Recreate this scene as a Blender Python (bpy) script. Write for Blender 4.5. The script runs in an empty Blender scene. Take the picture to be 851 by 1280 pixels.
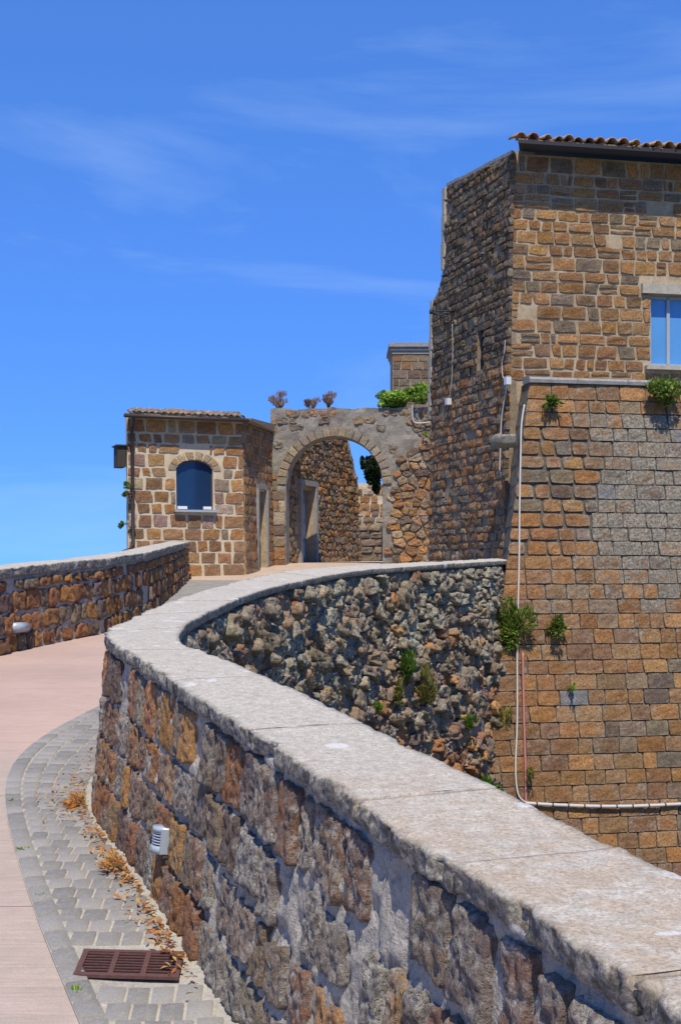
import bpy, math, random
from mathutils import Vector, noise

R = math.radians
scene = bpy.context.scene
col = scene.collection

# ------------------------------------------------------------------ camera, sky, sun, exposure
F, HY, CX = 1600.0, 712.0, 425.5            # focal length in photo pixels, eye level row, centre column
cam_d = bpy.data.cameras.new('camera')
cam = bpy.data.objects.new('camera', cam_d); col.objects.link(cam)
cam.location = (0, 0, 0); cam.rotation_euler = (R(90), 0, 0)
cam_d.sensor_fit = 'VERTICAL'; cam_d.sensor_height = 36; cam_d.sensor_width = 36
cam_d.lens = F / 1280 * 36
cam_d.shift_y = (HY - 640) / 1280
cam_d.clip_start = 0.05; cam_d.clip_end = 20000
scene.camera = cam

SUN_H = Vector((0.03, -1.0, 0)).normalized()
SUN_EL = R(60)
sun_vec = Vector((SUN_H.x * math.cos(SUN_EL), SUN_H.y * math.cos(SUN_EL), math.sin(SUN_EL)))
sun_d = bpy.data.lights.new('sun', 'SUN'); sun_d.energy = 5.0; sun_d.angle = R(0.5); sun_d.color = (1.0, 0.90, 0.74)
sun = bpy.data.objects.new('sun', sun_d); col.objects.link(sun)
sun.rotation_euler = sun_vec.to_track_quat('Z', 'Y').to_euler(); sun.location = (3, -6, 20)

world = bpy.data.worlds.new('World'); scene.world = world; world.use_nodes = True
wt = world.node_tree; wt.nodes.clear()
def wn(t): return wt.nodes.new(t)
sky = wn('ShaderNodeTexSky'); sky.sky_type = 'NISHITA'; sky.sun_disc = False
sky.sun_elevation = SUN_EL; sky.sun_rotation = math.atan2(SUN_H.x, SUN_H.y)
sky.altitude = 3000; sky.air_density = 0.7; sky.dust_density = 0.0; sky.ozone_density = 5.0
def wmul(c):
    x = wn('ShaderNodeMixRGB'); x.blend_type = 'MULTIPLY'; x.inputs['Fac'].default_value = 1; x.inputs['Color2'].default_value = c + (1,); return x
dim = wmul((0.12, 0.12, 0.12)); gam = wn('ShaderNodeGamma'); gam.inputs['Gamma'].default_value = 0.42      # the photograph's flat, deep blue
hs = wmul((0.245 / 0.12, 0.575 / 0.12, 1.30 / 0.12))
tc = wn('ShaderNodeTexCoord'); mp = wn('ShaderNodeMapping')
mp.inputs['Scale'].default_value = (1.6, 1.6, 6.5); mp.inputs['Rotation'].default_value = (0, R(10), 0)
mp.inputs['Location'].default_value = (0.35, 0.1, 0.55)
cn = wn('ShaderNodeTexNoise'); cn.inputs['Scale'].default_value = 1.7; cn.inputs['Detail'].default_value = 9
cn.inputs['Roughness'].default_value = 0.58; cn.inputs['Distortion'].default_value = 0.5
cr = wn('ShaderNodeValToRGB'); cr.color_ramp.elements[0].position = 0.50; cr.color_ramp.elements[1].position = 0.86
cr.color_ramp.elements[1].color = (0.40, 0.40, 0.40, 1)
cm = wn('ShaderNodeMixRGB'); cm.inputs['Color2'].default_value = (4.6, 6.4, 8.8, 1)
bg = wn('ShaderNodeBackground'); bg.inputs['Strength'].default_value = 0.12
wo = wn('ShaderNodeOutputWorld')
L = wt.links.new
L(tc.outputs['Generated'], mp.inputs[0]); L(mp.outputs[0], cn.inputs['Vector']); L(cn.outputs['Fac'], cr.inputs[0])
L(sky.outputs[0], dim.inputs['Color1']); L(dim.outputs[0], gam.inputs['Color']); L(gam.outputs[0], hs.inputs['Color1']); L(hs.outputs[0], cm.inputs['Color1']); L(cr.outputs[0], cm.inputs['Fac'])
L(cm.outputs[0], bg.inputs[0]); L(bg.outputs[0], wo.inputs[0])

vs = scene.view_settings
vs.view_transform = 'Standard'; vs.look = 'None'; vs.gamma = 1; vs.use_curve_mapping = False
vs.exposure = 0.0
scene.cycles.use_denoising = True

# ------------------------------------------------------------------ helpers
def un(px, py, Y):
    return Vector(((px - CX) / F * Y, Y, (HY - py) / F * Y))
def proj(v):
    y = max(v[1], 0.3)
    return CX + F * v[0] / y, HY - F * v[2] / y
def lerp(a, b, t): return a + (b - a) * t
def clamp(x, a=0.0, b=1.0): return max(a, min(b, x))
def sst(a, b, x):
    t = clamp((x - a) / (b - a)); return t * t * (3 - 2 * t)
def interp(tab, x):
    if x <= tab[0][0]: return tab[0][1]
    for (a, fa), (b, fb) in zip(tab, tab[1:]):
        if x <= b: return lerp(fa, fb, (x - a) / (b - a))
    return tab[-1][1]
def nz(x, y=0, z=0): return noise.noise((x, y, z))
def fz(x, y, z, o=4): return noise.fractal((x, y, z), 0.9, 2.0, o)

def crspline(rows, n):
    """Catmull-Rom through rows of equal-length tuples, n steps per span"""
    out = []
    k = len(rows)
    for i in range(k - 1):
        p0, p1, p2, p3 = rows[max(i - 1, 0)], rows[i], rows[i + 1], rows[min(i + 2, k - 1)]
        m = n[i] if isinstance(n, (list, tuple)) else n
        for j in range(m):
            t = j / m
            out.append(tuple(0.5 * (2 * b + (c - a) * t + (2 * a - 5 * b + 4 * c - d) * t * t + (3 * b - a - 3 * c + d) * t ** 3)
                             for a, b, c, d in zip(p0, p1, p2, p3)))
    out.append(tuple(rows[-1]))
    return out

class Curve:
    """plan polyline with extra channels; the outward normal is to the right of travel"""
    def __init__(self, pts):
        self.p = [tuple(q) for q in pts]
        self.s = [0.0]
        for a, b in zip(self.p, self.p[1:]):
            self.s.append(self.s[-1] + math.hypot(b[0] - a[0], b[1] - a[1]))
        self.len = self.s[-1]
        n = []
        for i in range(len(self.p)):
            a = self.p[max(i - 1, 0)]; b = self.p[min(i + 1, len(self.p) - 1)]
            dx, dy = b[0] - a[0], b[1] - a[1]; l = math.hypot(dx, dy)
            n.append((dy / l, -dx / l))
        self.n = n
    def at(self, u):
        s = self.s
        if u <= 0: i = 0
        elif u >= self.len: i = len(s) - 2
        else:
            lo, hi = 0, len(s) - 1
            while hi - lo > 1:
                m = (lo + hi) // 2
                if s[m] <= u: lo = m
                else: hi = m
            i = lo
        t = (u - s[i]) / max(s[i + 1] - s[i], 1e-6)
        p = tuple(lerp(a, b, t) for a, b in zip(self.p[i], self.p[i + 1]))
        tn = clamp(t)
        nx = lerp(self.n[i][0], self.n[i + 1][0], tn); ny = lerp(self.n[i][1], self.n[i + 1][1], tn)
        l = math.hypot(nx, ny)
        return p, nx / l, ny / l

def flat_wall(a, b, batter=0.0, ztop=0.0):
    """P(u, v, d): u along a>b, v = world height, d = outwards"""
    c = Curve([a, b])
    nx, ny = c.n[0]
    def P(u, v, d):
        (x, y), _, _ = c.at(u)
        k = d + batter * (ztop - v)
        return (x + nx * k, y + ny * k, v)
    P.len = c.len; P.n = (nx, ny)
    return P

def hit(P, px, py, off=0.0):
    """point of a flat wall seen at a photo pixel"""
    a, b, c = Vector(P(0, 0, off)), Vector(P(1, 0, off)), Vector(P(0, 1, off))
    n = (b - a).cross(c - a)
    d = Vector(((px - CX) / F, 1, (HY - py) / F))
    return d * (n.dot(a) / n.dot(d))
def uv_of(P, px, py):
    h = hit(P, px, py); a = Vector(P(0, 0, 0)); e = Vector(P(1, 0, 0)) - a
    return (Vector((h.x - a.x, h.y - a.y, 0))).dot(e), h.z

# ------------------------------------------------------------------ objects
def setp(o, label=None, cat=None, group=None, kind=None):
    if label: o['label'] = label
    if cat: o['category'] = cat
    if group: o['group'] = group
    if kind: o['kind'] = kind
    return o
def thing(name, loc, label, cat, group=None):
    o = bpy.data.objects.new(name, None); col.objects.link(o)
    o.location = loc; o.empty_display_size = 0.3
    return setp(o, label, cat, group)
def link(o, parent):
    col.objects.link(o)
    if parent is not None:
        o.parent = parent
        w = Vector((0, 0, 0)); p = parent
        while p is not None: w += p.location; p = p.parent
        o.location = -w                         # geometry is in world coordinates
    return o
def mesh(name, verts, faces, cols=None, smooth=True):
    m = bpy.data.meshes.new(name)
    m.from_pydata([tuple(v) for v in verts], [], faces)
    if cols is not None:
        at = m.attributes.new('Col', 'FLOAT_COLOR', 'POINT')
        at.data.foreach_set('color', [c for q in cols for c in q])
    if smooth: m.polygons.foreach_set('use_smooth', [True] * len(m.polygons))
    m.update()
    return m
def obj(name, verts, faces, mat, parent=None, cols=None, smooth=True, kind=None):
    m = mesh(name, verts, faces, cols, smooth); m.materials.append(mat)
    o = bpy.data.objects.new(name, m); link(o, parent)
    if kind: o['kind'] = kind
    return o

class MB:
    def __init__(self): self.v = []; self.f = []; self.c = []
    def add(self, v, f, c=None):
        o = len(self.v); self.v += [tuple(q) for q in v]; self.f += [tuple(i + o for i in q) for q in f]
        self.c += [c or (1, 1, 1, 0)] * len(v)
    def hexa(self, p, c=None):                    # 8 corners: 4 bottom, 4 top
        self.add(p, [(3, 2, 1, 0), (4, 5, 6, 7), (0, 1, 5, 4), (1, 2, 6, 5), (2, 3, 7, 6), (3, 0, 4, 7)], c)
    def box(self, c, s, ax=(1, 0, 0), ay=(0, 1, 0), az=(0, 0, 1), colr=None):
        c = Vector(c); ax, ay, az = Vector(ax).normalized() * s[0] / 2, Vector(ay).normalized() * s[1] / 2, Vector(az).normalized() * s[2] / 2
        self.hexa([c - ax - ay - az, c + ax - ay - az, c + ax + ay - az, c - ax + ay - az,
                   c - ax - ay + az, c + ax - ay + az, c + ax + ay + az, c - ax + ay + az], colr)
    def tube(self, pts, r, n=8, colr=None):
        pts = [Vector(p) for p in pts]; rings = []
        for i, p in enumerate(pts):
            d = (pts[min(i + 1, len(pts) - 1)] - pts[max(i - 1, 0)]).normalized()
            a = d.cross(Vector((0, 0, 1)) if abs(d.z) < 0.9 else Vector((1, 0, 0))).normalized(); b = d.cross(a)
            rr = r[i] if isinstance(r, (list, tuple)) else r
            rings.append([p + a * math.cos(2 * math.pi * k / n) * rr + b * math.sin(2 * math.pi * k / n) * rr for k in range(n)])
        v = [q for g in rings for q in g]; f = []
        for i in range(len(pts) - 1):
            for k in range(n):
                f.append((i * n + k, i * n + (k + 1) % n, (i + 1) * n + (k + 1) % n, (i + 1) * n + k))
        f.append(tuple(range(n))[::-1]); f.append(tuple((len(pts) - 1) * n + k for k in range(n)))
        self.add(v, f, colr)
    def build(self, name, mat, parent=None, smooth=False, kind=None, cols=False):
        return obj(name, self.v, self.f, mat, parent, self.c if cols else None, smooth, kind)

# ------------------------------------------------------------------ materials
def nodes_of(name):
    m = bpy.data.materials.new(name); m.use_nodes = True
    t = m.node_tree; t.nodes.clear()
    b = t.nodes.new('ShaderNodeBsdfPrincipled'); o = t.nodes.new('ShaderNodeOutputMaterial')
    t.links.new(b.outputs[0], o.inputs[0])
    return m, t, b
class NT:
    def __init__(self, t): self.t = t
    def n(self, ty, **kw):
        x = self.t.nodes.new(ty)
        for k, v in kw.items():
            if k in x.inputs.keys(): x.inputs[k].default_value = v
            else: setattr(x, k, v)
        return x
    def l(self, a, b): self.t.links.new(a, b)
    def pos(self, scale=(1, 1, 1), rot=(0, 0, 0)):
        g = self.n('ShaderNodeNewGeometry'); m = self.n('ShaderNodeMapping')
        m.inputs['Scale'].default_value = scale; m.inputs['Rotation'].default_value = rot
        self.l(g.outputs['Position'], m.inputs[0]); return m.outputs[0]
    def noise(self, vec, scale, detail=6, rough=0.6, dist=0.0):
        x = self.n('ShaderNodeTexNoise', Scale=scale, Detail=detail, Roughness=rough, Distortion=dist)
        self.l(vec, x.inputs['Vector']); return x.outputs['Fac']
    def vor(self, vec, scale):
        x = self.n('ShaderNodeTexVoronoi', Scale=scale); self.l(vec, x.inputs['Vector']); return x.outputs['Distance']
    def math(self, op, a, b=None, c=None):
        x = self.n('ShaderNodeMath', operation=op)
        for i, q in enumerate((a, b, c)):
            if q is None: continue
            if isinstance(q, (int, float)): x.inputs[i].default_value = q
            else: self.l(q, x.inputs[i])
        return x.outputs[0]
    def rng(self, v, a, b, c=0.0, d=1.0, smooth=False):
        x = self.n('ShaderNodeMapRange'); x.clamp = True
        if smooth: x.interpolation_type = 'SMOOTHSTEP'
        self.l(v, x.inputs[0])
        for i, q in enumerate((a, b, c, d)): x.inputs[i + 1].default_value = q
        return x.outputs[0]
    def mix(self, f, a, b, mode='MIX'):
        x = self.n('ShaderNodeMixRGB', blend_type=mode)
        for i, q in zip((0, 1, 2), (f, a, b)):
            if isinstance(q, (int, float)): x.inputs[i].default_value = q
            elif isinstance(q, tuple): x.inputs[i].default_value = q if len(q) == 4 else q + (1,)
            else: self.l(q, x.inputs[i])
        return x.outputs[0]
    def bump(self, h, b, strength=0.5, dist=0.02):
        x = self.n('ShaderNodeBump', Strength=strength, Distance=dist)
        self.l(h, x.inputs['Height']); self.l(x.outputs[0], b.inputs['Normal'])

def stone_mat(name, grain=1.0, lich=((0.46, 0.45, 0.40), (0.10, 0.10, 0.09)), bump=0.7, bdist=0.015, pits=0.5, stain=(0.30, 0.16, 0.07)):
    """tufa block: own colour from the stone (Col), its alpha says how much lichen grows on it"""
    m, t, b = nodes_of(name); N = NT(t)
    at = N.n('ShaderNodeAttribute', attribute_name='Col')
    p = N.pos()
    n1 = N.noise(p, 7 * grain, 6, 0.65); n2 = N.noise(p, 34 * grain, 6, 0.7); n3 = N.noise(p, 130 * grain, 3, 0.7)
    v = N.vor(p, 46 * grain)
    c = N.mix(1.0, at.outputs['Color'], N.mix(N.rng(n2, 0.3, 0.7), (0.42, 0.40, 0.38), (1.42, 1.40, 1.36)), 'MULTIPLY')
    c = N.mix(N.rng(n1, 0.52, 0.72, 0, 0.45), c, stain)
    pit = N.math('MULTIPLY', N.rng(v, 0.10, 0.24, 1, 0, True), N.rng(n1, 0.42, 0.6, 0, pits))
    c = N.mix(pit, c, (0.05, 0.035, 0.025))
    lm = N.math('ADD', N.math('ADD', N.math('ADD', N.math('MULTIPLY', N.noise(p, 10 * grain, 9, 0.75, 0.4), 1.7), N.math('MULTIPLY', N.noise(p, 2.6, 4, 0.6), 1.0)), -1.76), at.outputs['Alpha'])
    lmask = N.rng(lm, 0.03, 0.4, 0, 0.86)
    lc = N.mix(N.rng(N.noise(p, 27 * grain, 7, 0.8), 0.40, 0.62), lich[1], lich[0])
    c = N.mix(lmask, c, lc)
    N.l(c, b.inputs['Base Color'])
    b.inputs['Roughness'].default_value = 0.95; b.inputs['Specular IOR Level'].default_value = 0.15
    h = N.math('ADD', N.math('MULTIPLY', n1, 1.2), N.math('ADD', N.math('MULTIPLY', n2, 0.8), N.math('MULTIPLY', n3, 0.35)))
    h = N.math('SUBTRACT', h, N.math('MULTIPLY', pit, 1.0))
    N.bump(h, b, bump, bdist)
    return m

def plain_rough(name, c1, c2, scale=8, bump=0.5, bdist=0.01, c3=None, c3amt=0.4, rough=0.95, fine=90):
    m, t, b = nodes_of(name); N = NT(t); p = N.pos()
    n1 = N.noise(p, scale, 8, 0.65); n2 = N.noise(p, fine, 4, 0.7)
    c = N.mix(N.rng(n1, 0.32, 0.68), c1, c2)
    c = N.mix(1.0, c, N.mix(N.rng(n2, 0.3, 0.7), (0.78, 0.78, 0.78), (1.2, 1.2, 1.2)), 'MULTIPLY')
    if c3: c = N.mix(N.rng(N.noise(p, scale * 2.3, 8, 0.75, 0.4), 0.52, 0.66, 0, c3amt), c, c3)
    N.l(c, b.inputs['Base Color']); b.inputs['Roughness'].default_value = rough
    b.inputs['Specular IOR Level'].default_value = 0.2
    N.bump(N.math('ADD', n1, N.math('MULTIPLY', n2, 0.5)), b, bump, bdist)
    return m
def simple(name, c, rough=0.5, metal=0.0, spec=0.4, var=0.12, scale=30):
    m, t, b = nodes_of(name); N = NT(t); p = N.pos()
    n = N.noise(p, scale, 5, 0.6)
    N.l(N.mix(1.0, c, N.mix(n, (1 - 2 * var,) * 3, (1 + 2 * var,) * 3), 'MULTIPLY'), b.inputs['Base Color'])
    b.inputs['Roughness'].default_value = rough; b.inputs['Metallic'].default_value = metal
    b.inputs['Specular IOR Level'].default_value = spec
    return m
def leaf_mat(name):
    m, t, b = nodes_of(name); N = NT(t)
    at = N.n('ShaderNodeAttribute', attribute_name='Col')
    N.l(at.outputs['Color'], b.inputs['Base Color']); b.inputs['Roughness'].default_value = 0.55
    b.inputs['Specular IOR Level'].default_value = 0.25
    tr = N.n('ShaderNodeBsdfTranslucent'); N.l(at.outputs['Color'], tr.inputs[0])
    mx = N.n('ShaderNodeMixShader'); mx.inputs[0].default_value = 0.42
    out = [x for x in t.nodes if x.type == 'OUTPUT_MATERIAL'][0]
    N.l(b.outputs[0], mx.inputs[1]); N.l(tr.outputs[0], mx.inputs[2]); N.l(mx.outputs[0], out.inputs[0])
    return m

M = {}
M['stone'] = stone_mat('tufa_stone', 1.0, ((0.45, 0.42, 0.34), (0.10, 0.09, 0.07)), 1.0, 0.025, 0.75)
M['near'] = stone_mat('tufa_rubble', 1.5, ((0.64, 0.61, 0.54), (0.11, 0.105, 0.095)), 1.0, 0.03, 0.6)
M['rubble'] = stone_mat('lichen_rubble', 1.0, ((0.58, 0.57, 0.43), (0.07, 0.07, 0.06)), 0.9, 0.02, 0.6)
M['mortar_near'] = plain_rough('cement_mortar', (0.36, 0.335, 0.29), (0.52, 0.485, 0.42), 9, 1.0, 0.035, (0.16, 0.15, 0.125), 0.75, fine=55)
M['mortar_pale'] = plain_rough('lime_mortar', (0.50, 0.41, 0.28), (0.62, 0.53, 0.39), 5, 0.6, 0.01, (0.33, 0.27, 0.2), 0.4)
M['mortar_mid'] = plain_rough('old_mortar', (0.32, 0.235, 0.14), (0.52, 0.42, 0.28), 3, 0.8, 0.02, (0.2, 0.15, 0.1), 0.6)
M['mortar_dark'] = plain_rough('earthy_mortar', (0.20, 0.15, 0.10), (0.36, 0.29, 0.20), 4, 0.8, 0.02, (0.09, 0.07, 0.05), 0.5)
M['mortar_black'] = plain_rough('sooty_mortar', (0.10, 0.085, 0.065), (0.19, 0.165, 0.13), 4, 0.9, 0.03, (0.06, 0.05, 0.04), 0.6)
M['mortar_grey'] = plain_rough('weathered_mortar', (0.15, 0.14, 0.115), (0.28, 0.26, 0.22), 4, 0.9, 0.03, (0.07, 0.065, 0.055), 0.7)
M['render_grey'] = plain_rough('grey_lichen_render', (0.22, 0.20, 0.17), (0.36, 0.33, 0.28), 2.2, 1.0, 0.05, (0.12, 0.11, 0.095), 0.7, fine=40)
M['pale_stone'] = plain_rough('pale_trim_stone', (0.36, 0.33, 0.27), (0.47, 0.43, 0.36), 9, 0.6, 0.01, (0.2, 0.19, 0.16), 0.5)
M['grey_trim'] = plain_rough('grey_trim_stone', (0.24, 0.235, 0.22), (0.36, 0.35, 0.33), 9, 0.6, 0.01, (0.13, 0.13, 0.12), 0.5)
M['iron'] = simple('rusty_iron', (0.13, 0.065, 0.055), 0.7, 0.2, 0.3, 0.25, 60)
M['dark_metal'] = simple('brown_painted_metal', (0.055, 0.04, 0.035), 0.5)
M['black_iron'] = simple('black_iron', (0.03, 0.03, 0.035), 0.6)
M['white_plastic'] = simple('white_plastic', (0.62, 0.64, 0.66), 0.45, var=0.06)
M['lamp_grey'] = simple('pale_grey_casting', (0.36, 0.41, 0.46), 0.4, 0.1, var=0.06)
M['dark_void'] = simple('dark_interior', (0.02, 0.02, 0.022), 0.9)
M['white_cable'] = simple('white_conduit', (0.50, 0.48, 0.44), 0.6, var=0.1)
M['pink_pipe'] = simple('faded_red_pipe', (0.42, 0.17, 0.15), 0.6, var=0.15)
M['blue_glass'] = simple('sky_blue_panel', (0.10, 0.30, 0.62), 0.18, 0.0, 0.6, 0.08, 2)
M['navy_glass'] = simple('navy_window_glass', (0.012, 0.035, 0.09), 0.06, 0.0, 0.6, 0.08, 2)
M['frame_paint'] = simple('pale_blue_grey_paint', (0.34, 0.40, 0.46), 0.5, var=0.08)
M['white_paint'] = simple('white_paint', (0.7, 0.72, 0.74), 0.5, var=0.05)
M['wood_dark'] = simple('dark_eave_timber', (0.05, 0.038, 0.03), 0.8, var=0.25, scale=20)
M['door_blue'] = simple('blue_grey_door', (0.20, 0.26, 0.33), 0.5, var=0.1, scale=12)
M['tile'] = stone_mat('clay_roof_tile', 1.3, ((0.42, 0.40, 0.33), (0.12, 0.11, 0.09)), 0.6, 0.01, 0.2)
M['leaf'] = leaf_mat('leaves')
M['stem'] = simple('woody_stem', (0.10, 0.07, 0.04), 0.9, var=0.2)

def coping_mat():
    m, t, b = nodes_of('weathered_coping'); N = NT(t); p = N.pos()
    n1 = N.noise(p, 2.2, 8, 0.6); n2 = N.noise(p, 22, 8, 0.7); n3 = N.noise(p, 120, 4, 0.7)
    c = N.mix(N.rng(n2, 0.3, 0.7), (0.40, 0.365, 0.31), (0.58, 0.54, 0.46))
    near = N.n('ShaderNodeSeparateXYZ'); N.l(p, near.inputs[0])
    ochre = N.math('MULTIPLY', N.rng(N.noise(p, 9, 6, 0.7), 0.40, 0.58, 0, 0.55), N.rng(near.outputs[1], 3.1, 4.3, 1, 0.0))
    c = N.mix(ochre, c, (0.42, 0.31, 0.205))
    c = N.mix(1.0, c, N.mix(N.rng(N.noise(p, 60, 6, 0.8), 0.35, 0.6), (0.72, 0.71, 0.69), (1.12, 1.12, 1.12)), 'MULTIPLY')
    c = N.mix(N.rng(N.noise(p, 30, 9, 0.75), 0.56, 0.68, 0, 0.75), c, (0.15, 0.145, 0.12))
    at = N.n('ShaderNodeAttribute', attribute_name='Col')           # dark lichen blotches that paint shade onto the slab sides and rim
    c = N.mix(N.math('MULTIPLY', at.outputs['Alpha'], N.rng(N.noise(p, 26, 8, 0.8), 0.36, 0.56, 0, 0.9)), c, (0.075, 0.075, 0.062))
    v = N.n('ShaderNodeTexVoronoi', Scale=4.2); N.l(p, v.inputs['Vector'])
    vd = N.math('ADD', v.outputs['Distance'], N.math('MULTIPLY', N.math('SUBTRACT', n2, 0.5), 0.25))
    spot = N.math('MULTIPLY', N.rng(vd, 0.17, 0.2, 1, 0), N.rng(n1, 0.48, 0.52, 0, 0.8))
    c = N.mix(spot, c, (0.62, 0.62, 0.6))
    c = N.mix(1.0, c, N.mix(N.rng(n3, 0.3, 0.7), (0.78, 0.78, 0.78), (1.2, 1.2, 1.2)), 'MULTIPLY')
    N.l(c, b.inputs['Base Color']); b.inputs['Roughness'].default_value = 0.95; b.inputs['Specular IOR Level'].default_value = 0.15
    N.bump(N.math('ADD', N.math('MULTIPLY', n2, 1.0), N.math('MULTIPLY', n3, 0.4)), b, 0.7, 0.012)
    return m
M['coping'] = coping_mat()

def road_mat():
    m, t, b = nodes_of('brushed_pink_concrete'); N = NT(t); p = N.pos()
    ps = N.pos((1.2, 26, 1)); 
    n1 = N.noise(p, 0.7, 6, 0.6); n2 = N.noise(ps, 3.0, 5, 0.65); n3 = N.noise(p, 110, 3, 0.7); n4 = N.noise(p, 6, 7, 0.65)
    sx = N.n('ShaderNodeSeparateXYZ'); N.l(p, sx.inputs[0])
    far = N.rng(N.math('ADD', sx.outputs[1], N.math('MULTIPLY', n4, 1.0)), 9.0, 9.6)
    pink = N.mix(N.rng(n1, 0.35, 0.65), (0.43, 0.315, 0.265), (0.50, 0.365, 0.305))
    beige = N.mix(N.rng(n4, 0.35, 0.65), (0.39, 0.325, 0.275), (0.45, 0.36, 0.31))
    c = N.mix(far, beige, pink)
    c = N.mix(1.0, c, N.mix(N.rng(n2, 0.3, 0.7), (0.84, 0.84, 0.84), (1.12, 1.12, 1.12)), 'MULTIPLY')
    c = N.mix(1.0, c, N.mix(N.rng(n3, 0.3, 0.7), (0.88, 0.88, 0.88), (1.1, 1.1, 1.1)), 'MULTIPLY')
    c = N.mix(N.rng(n4, 0.58, 0.72, 0, 0.35), c, (0.30, 0.25, 0.22))
    N.l(c, b.inputs['Base Color']); b.inputs['Roughness'].default_value = 0.9; b.inputs['Specular IOR Level'].default_value = 0.2
    N.bump(N.math('ADD', N.math('MULTIPLY', n2, 1.0), N.math('MULTIPLY', n3, 0.4)), b, 0.35, 0.006)
    return m
M['road'] = road_mat()
M['plaza'] = plain_rough('tan_paving', (0.42, 0.32, 0.24), (0.50, 0.40, 0.31), 1.5, 0.4, 0.01, (0.36, 0.3, 0.25), 0.4)
M['gutter_bed'] = plain_rough('sandy_joint', (0.34, 0.32, 0.28), (0.44, 0.42, 0.37), 7, 0.7, 0.01, (0.2, 0.19, 0.16), 0.6)
def sett_mat():
    m, t, b = nodes_of('basalt_sett'); N = NT(t); p = N.pos()
    oi = N.n('ShaderNodeObjectInfo'); n2 = N.noise(p, 30, 6, 0.7); n3 = N.noise(p, 140, 3, 0.7)
    c = N.mix(oi.outputs['Random'], (0.19, 0.185, 0.175), (0.30, 0.285, 0.265))
    c = N.mix(N.rng(n2, 0.48, 0.7, 0, 0.55), c, (0.33, 0.32, 0.29))
    c = N.mix(1.0, c, N.mix(N.rng(n3, 0.3, 0.7), (0.8, 0.8, 0.8), (1.2, 1.2, 1.2)), 'MULTIPLY')
    N.l(c, b.inputs['Base Color']); b.inputs['Roughness'].default_value = 0.75
    N.bump(N.math('ADD', n2, N.math('MULTIPLY', n3, 0.4)), b, 0.6, 0.008)
    return m
M['sett'] = sett_mat()
def cobble_far_mat():
    m, t, b = nodes_of('grey_cobble_paving'); N = NT(t); p = N.pos()
    br = N.n('ShaderNodeTexBrick', Scale=1.0, offset=0.5)
    br.inputs['Color1'].default_value = (0.19, 0.185, 0.175, 1); br.inputs['Color2'].default_value = (0.28, 0.265, 0.245, 1)
    br.inputs['Mortar'].default_value = (0.33, 0.31, 0.28, 1); br.inputs['Mortar Size'].default_value = 0.012
    br.inputs['Brick Width'].default_value = 0.16; br.inputs['Row Height'].default_value = 0.13
    N.l(p, br.inputs['Vector']); N.l(br.outputs[0], b.inputs['Base Color']); b.inputs['Roughness'].default_value = 0.85
    N.bump(N.math('SUBTRACT', N.noise(p, 30), br.outputs['Fac']), b, 0.5, 0.01)
    return m
M['cobble'] = cobble_far_mat()
M['land'] = plain_rough('dry_fields', (0.10, 0.11, 0.05), (0.22, 0.19, 0.10), 0.02, 0.3, 0.5, (0.06, 0.09, 0.035), 0.8, fine=0.6)

# ------------------------------------------------------------------ stone masonry
def stone_geo(P, u0, u1, v0, v1, prot, rnd, nx=4, ny=4, bev=0.012, k=0.12, rough=0.008, wob=0.010, freq=9.0, sink=0.03, usc=1.0, vsc=1.0):
    """one block: a rounded, uneven face standing out of the mortar bed.  usc/vsc: metres per unit of u / v"""
    bev *= .3; k *= .55; sink = min(sink, .025) if sink < .05 else sink
    uc, vc, hu, hv = (u0 + u1) / 2, (v0 + v1) / 2, (u1 - u0) / 2, (v1 - v0) / 2
    bu, bv = min(bev / (hu * usc), 0.45), min(bev / (hv * vsc), 0.45)
    S = [-1] + [lerp(-1 + bu, 1 - bu, i / (nx - 2)) for i in range(nx - 1)] + [1]
    T = [-1] + [lerp(-1 + bv, 1 - bv, i / (ny - 2)) for i in range(ny - 1)] + [1]
    sx, sy, sz = rnd.uniform(0, 90), rnd.uniform(0, 90), rnd.uniform(0, 90)
    tu, tv = rnd.uniform(-.25, .25) * prot, rnd.uniform(-.3, .3) * prot
    skew = rnd.uniform(-1, 1) * wob * 0.9
    V = []
    for j, t in enumerate(T):
        for i, s in enumerate(S):
            s2 = s * math.sqrt(1 - k * t * t / 2); t2 = t * math.sqrt(1 - k * s * s / 2)
            mu, mv = s2 * hu * usc, t2 * hv * vsc                       # metres from the centre
            mu += wob * nz(mu * 6 + sx, mv * 6 + sy, 1.3) + skew * t; mv += wob * nz(mu * 6 + sx, mv * 6 + sy, 7.7)
            edge = i in (0, nx) or j in (0, ny)
            ring = i in (1, nx - 1) or j in (1, ny - 1)
            if edge: d = -sink
            else:
                d = prot * (0.85 if ring else 1.0) + tu * s + tv * t + rough * (fz(mu * freq + sx, mv * freq + sy, sz, 3) - (0.15 if ring else 0))
            V.append(P(uc + mu / usc, vc + mv / vsc, d))
    W = nx + 1; Fc = []
    stone_geo.rim = [i in (0, 1, nx - 1, nx) or j in (0, 1, ny - 1, ny) for j in range(ny + 1) for i in range(nx + 1)]
    for j in range(ny):
        for i in range(nx):
            a = j * W + i; Fc.append((a, a + 1, a + W + 1, a + W))
    return V, Fc

def worn(cl, rnd, amt=.35, pale=(.36, .30, .215)):
    """rubbed, paler rims and blotches on the last block made"""
    out = []; k = rnd.uniform(.2, 1) * amt
    for rim in stone_geo.rim:
        f = k * rnd.uniform(.3, 1) if rim else 0; j = rnd.uniform(.82, 1.16)
        out.append(tuple(lerp(c, p, f) * j for c, p in zip(cl[:3], pale)) + (cl[3] + rnd.uniform(-.1, .1) + (.12 if rim else 0),))
    return out

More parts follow.
